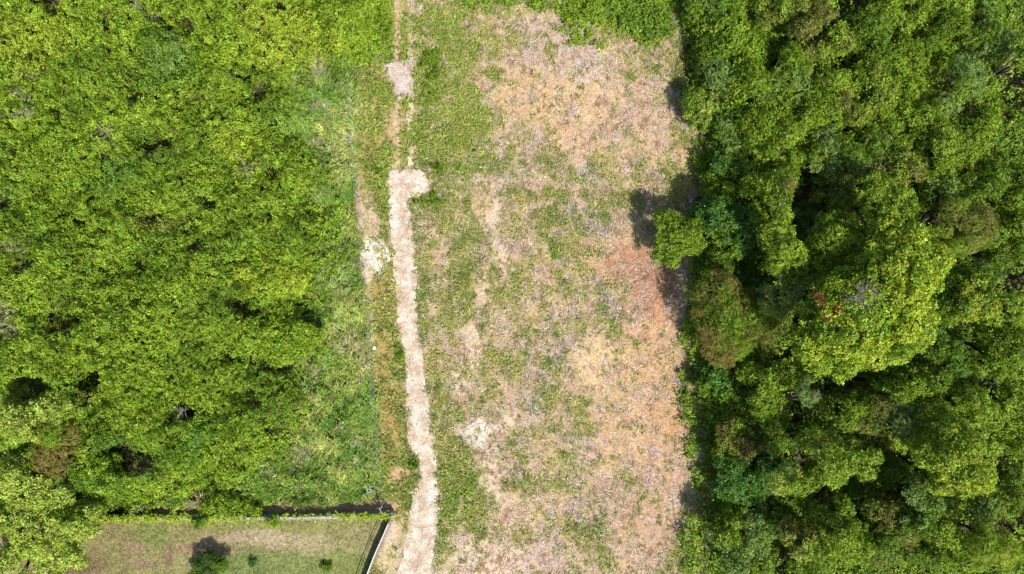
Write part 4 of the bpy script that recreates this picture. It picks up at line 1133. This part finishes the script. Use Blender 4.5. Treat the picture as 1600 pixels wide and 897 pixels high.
def rock(name, px, py, s, mat, label, cat='stone', seed=1, group=None, z=0.05):
    import bmesh
    bm = bmesh.new(); bmesh.ops.create_icosphere(bm, subdivisions=3, radius=1)
    r = np.random.default_rng(seed); k = r.normal(0, 1, (5, 3)); ph = r.uniform(0, 6, 5)
    for v in bm.verts:
        c = np.array(v.co); d = 1 + sum(.10 * math.sin(2.2 * float(c @ k[i]) + ph[i]) for i in range(5))
        v.co = Vector((c[0] * d * s[0], c[1] * d * s[1], c[2] * d * s[2]))
    me = bpy.data.meshes.new(name); bm.to_mesh(me); bm.free(); me.materials.append(mat)
    o = bpy.data.objects.new(name, me); COL.objects.link(o); o.location = (*Wp(px, py), z)
    tag(o, label, cat, group)
rock('pale_stone', 585, 543, (.15, .18, .14), M_white, 'small white stone on the fence line in the grass', seed=2, z=.1)
rock('pale_stone', 84, 874, (.42, .18, .16), M_stone, 'topmost pale pink stone of three beside the lawn corner', seed=3)
rock('pale_stone', 77, 881, (.30, .22, .16), M_stone, 'middle pale pink stone of three beside the lawn corner', seed=4)
rock('pale_stone', 71, 890, (.28, .40, .18), M_stone, 'lowest and pinkest stone of three beside the lawn corner', seed=5)

# garden plants
make_tree('garden_tree', E(320,888,27,22,301), 1.8, ('DG','DG','G'), 'small dark tree standing on the lawn at the bottom edge', seed=301, puff=.34, leaf=.7, hb=.3, dens=34)
make_tree('sapling', E(392,880,4,5,302), .5, ('G','DG'), 'tiny sapling on the greener part of the lawn', cat='plant', seed=302, puff=.14, leaf=.45, hb=.2, dens=120)
make_tree('garden_plant', E(508,886,7,5,303), .4, ('G','OL'), 'small ragged plant on the lawn near the slanted side wall', cat='plant', seed=303, puff=.16, leaf=.5, hb=.15, dens=110)
make_tree('wall_bush', E(315,817,13,8,304), 1.5, ('DG','YG'), 'small dark bush hanging over the yard wall', cat='bush', seed=304, puff=.26, leaf=.7, hb=.8, dens=50)
make_tree('wall_bush', E(424,814,14,6,305), 1.4, ('G','YG'), 'smaller bush on the wall where its pale coping begins', cat='bush', seed=305, puff=.22, leaf=.6, hb=.8, dens=50)
# creeper along the wall top
r = np.random.default_rng(9)
n = 1500
px = r.uniform(60, 610, n); py = 812.5 + r.normal(0, 2.2, n) - (px - 60) * .012
k = r.random(n) < np.where(px < 385, .95, np.where(px < 525, .22, .75)); px, py = px[k], py[k]; n = len(px)
z = WZ + r.uniform(-.25, .12, n); x = (px - 800) * PX * (CAM_H - z) / CAM_H; y = (448.5 - py) * PX * (CAM_H - z) / CAM_H
V, F, C = scatter(ROS, np.stack([x, y, z], 1), np.tile([0, 0, 1.], (n, 1)) + r.normal(0, .3, (n, 3)), r.uniform(0, 6, n), r.uniform(.5, .95, n),
                  np.where(r.random((n, 1)) < .7, PAL['BY'], PAL['MG']), r)
tag(make_mesh('wall_creeper', V, F, C, M_leaf), 'bright yellow-green creeper trailing along the top of the yard wall', 'creeper', kind='stuff')
# lush weeds beside the path head and the pad
for (cx, cy, rx, ry, s, lab) in [(672,112,16,36,401,'lush green weed clump right of the upper gravel pad'),(668,315,20,12,402,'green bush under the hook of the concrete path head'),
                                 (682,262,14,10,403,'green weed clump right above the path head'),(587,268,8,8,404,'small green weed clump left of the path head'),
                                 (1082,345,14,20,405,'low shrub in the gap behind the small round tree'),(646,726,7,12,406,'weed clump in the bite of the concrete path'),
                                 (623,552,8,16,407,'green weeds crowding the left edge of the path')]:
    make_tree('weed_clump', E(cx, cy, rx, ry, s), .55, ('MG', 'G'), lab, cat='weeds', seed=s, puff=.22, leaf=.62, hb=.1, dens=24, gap=.35)
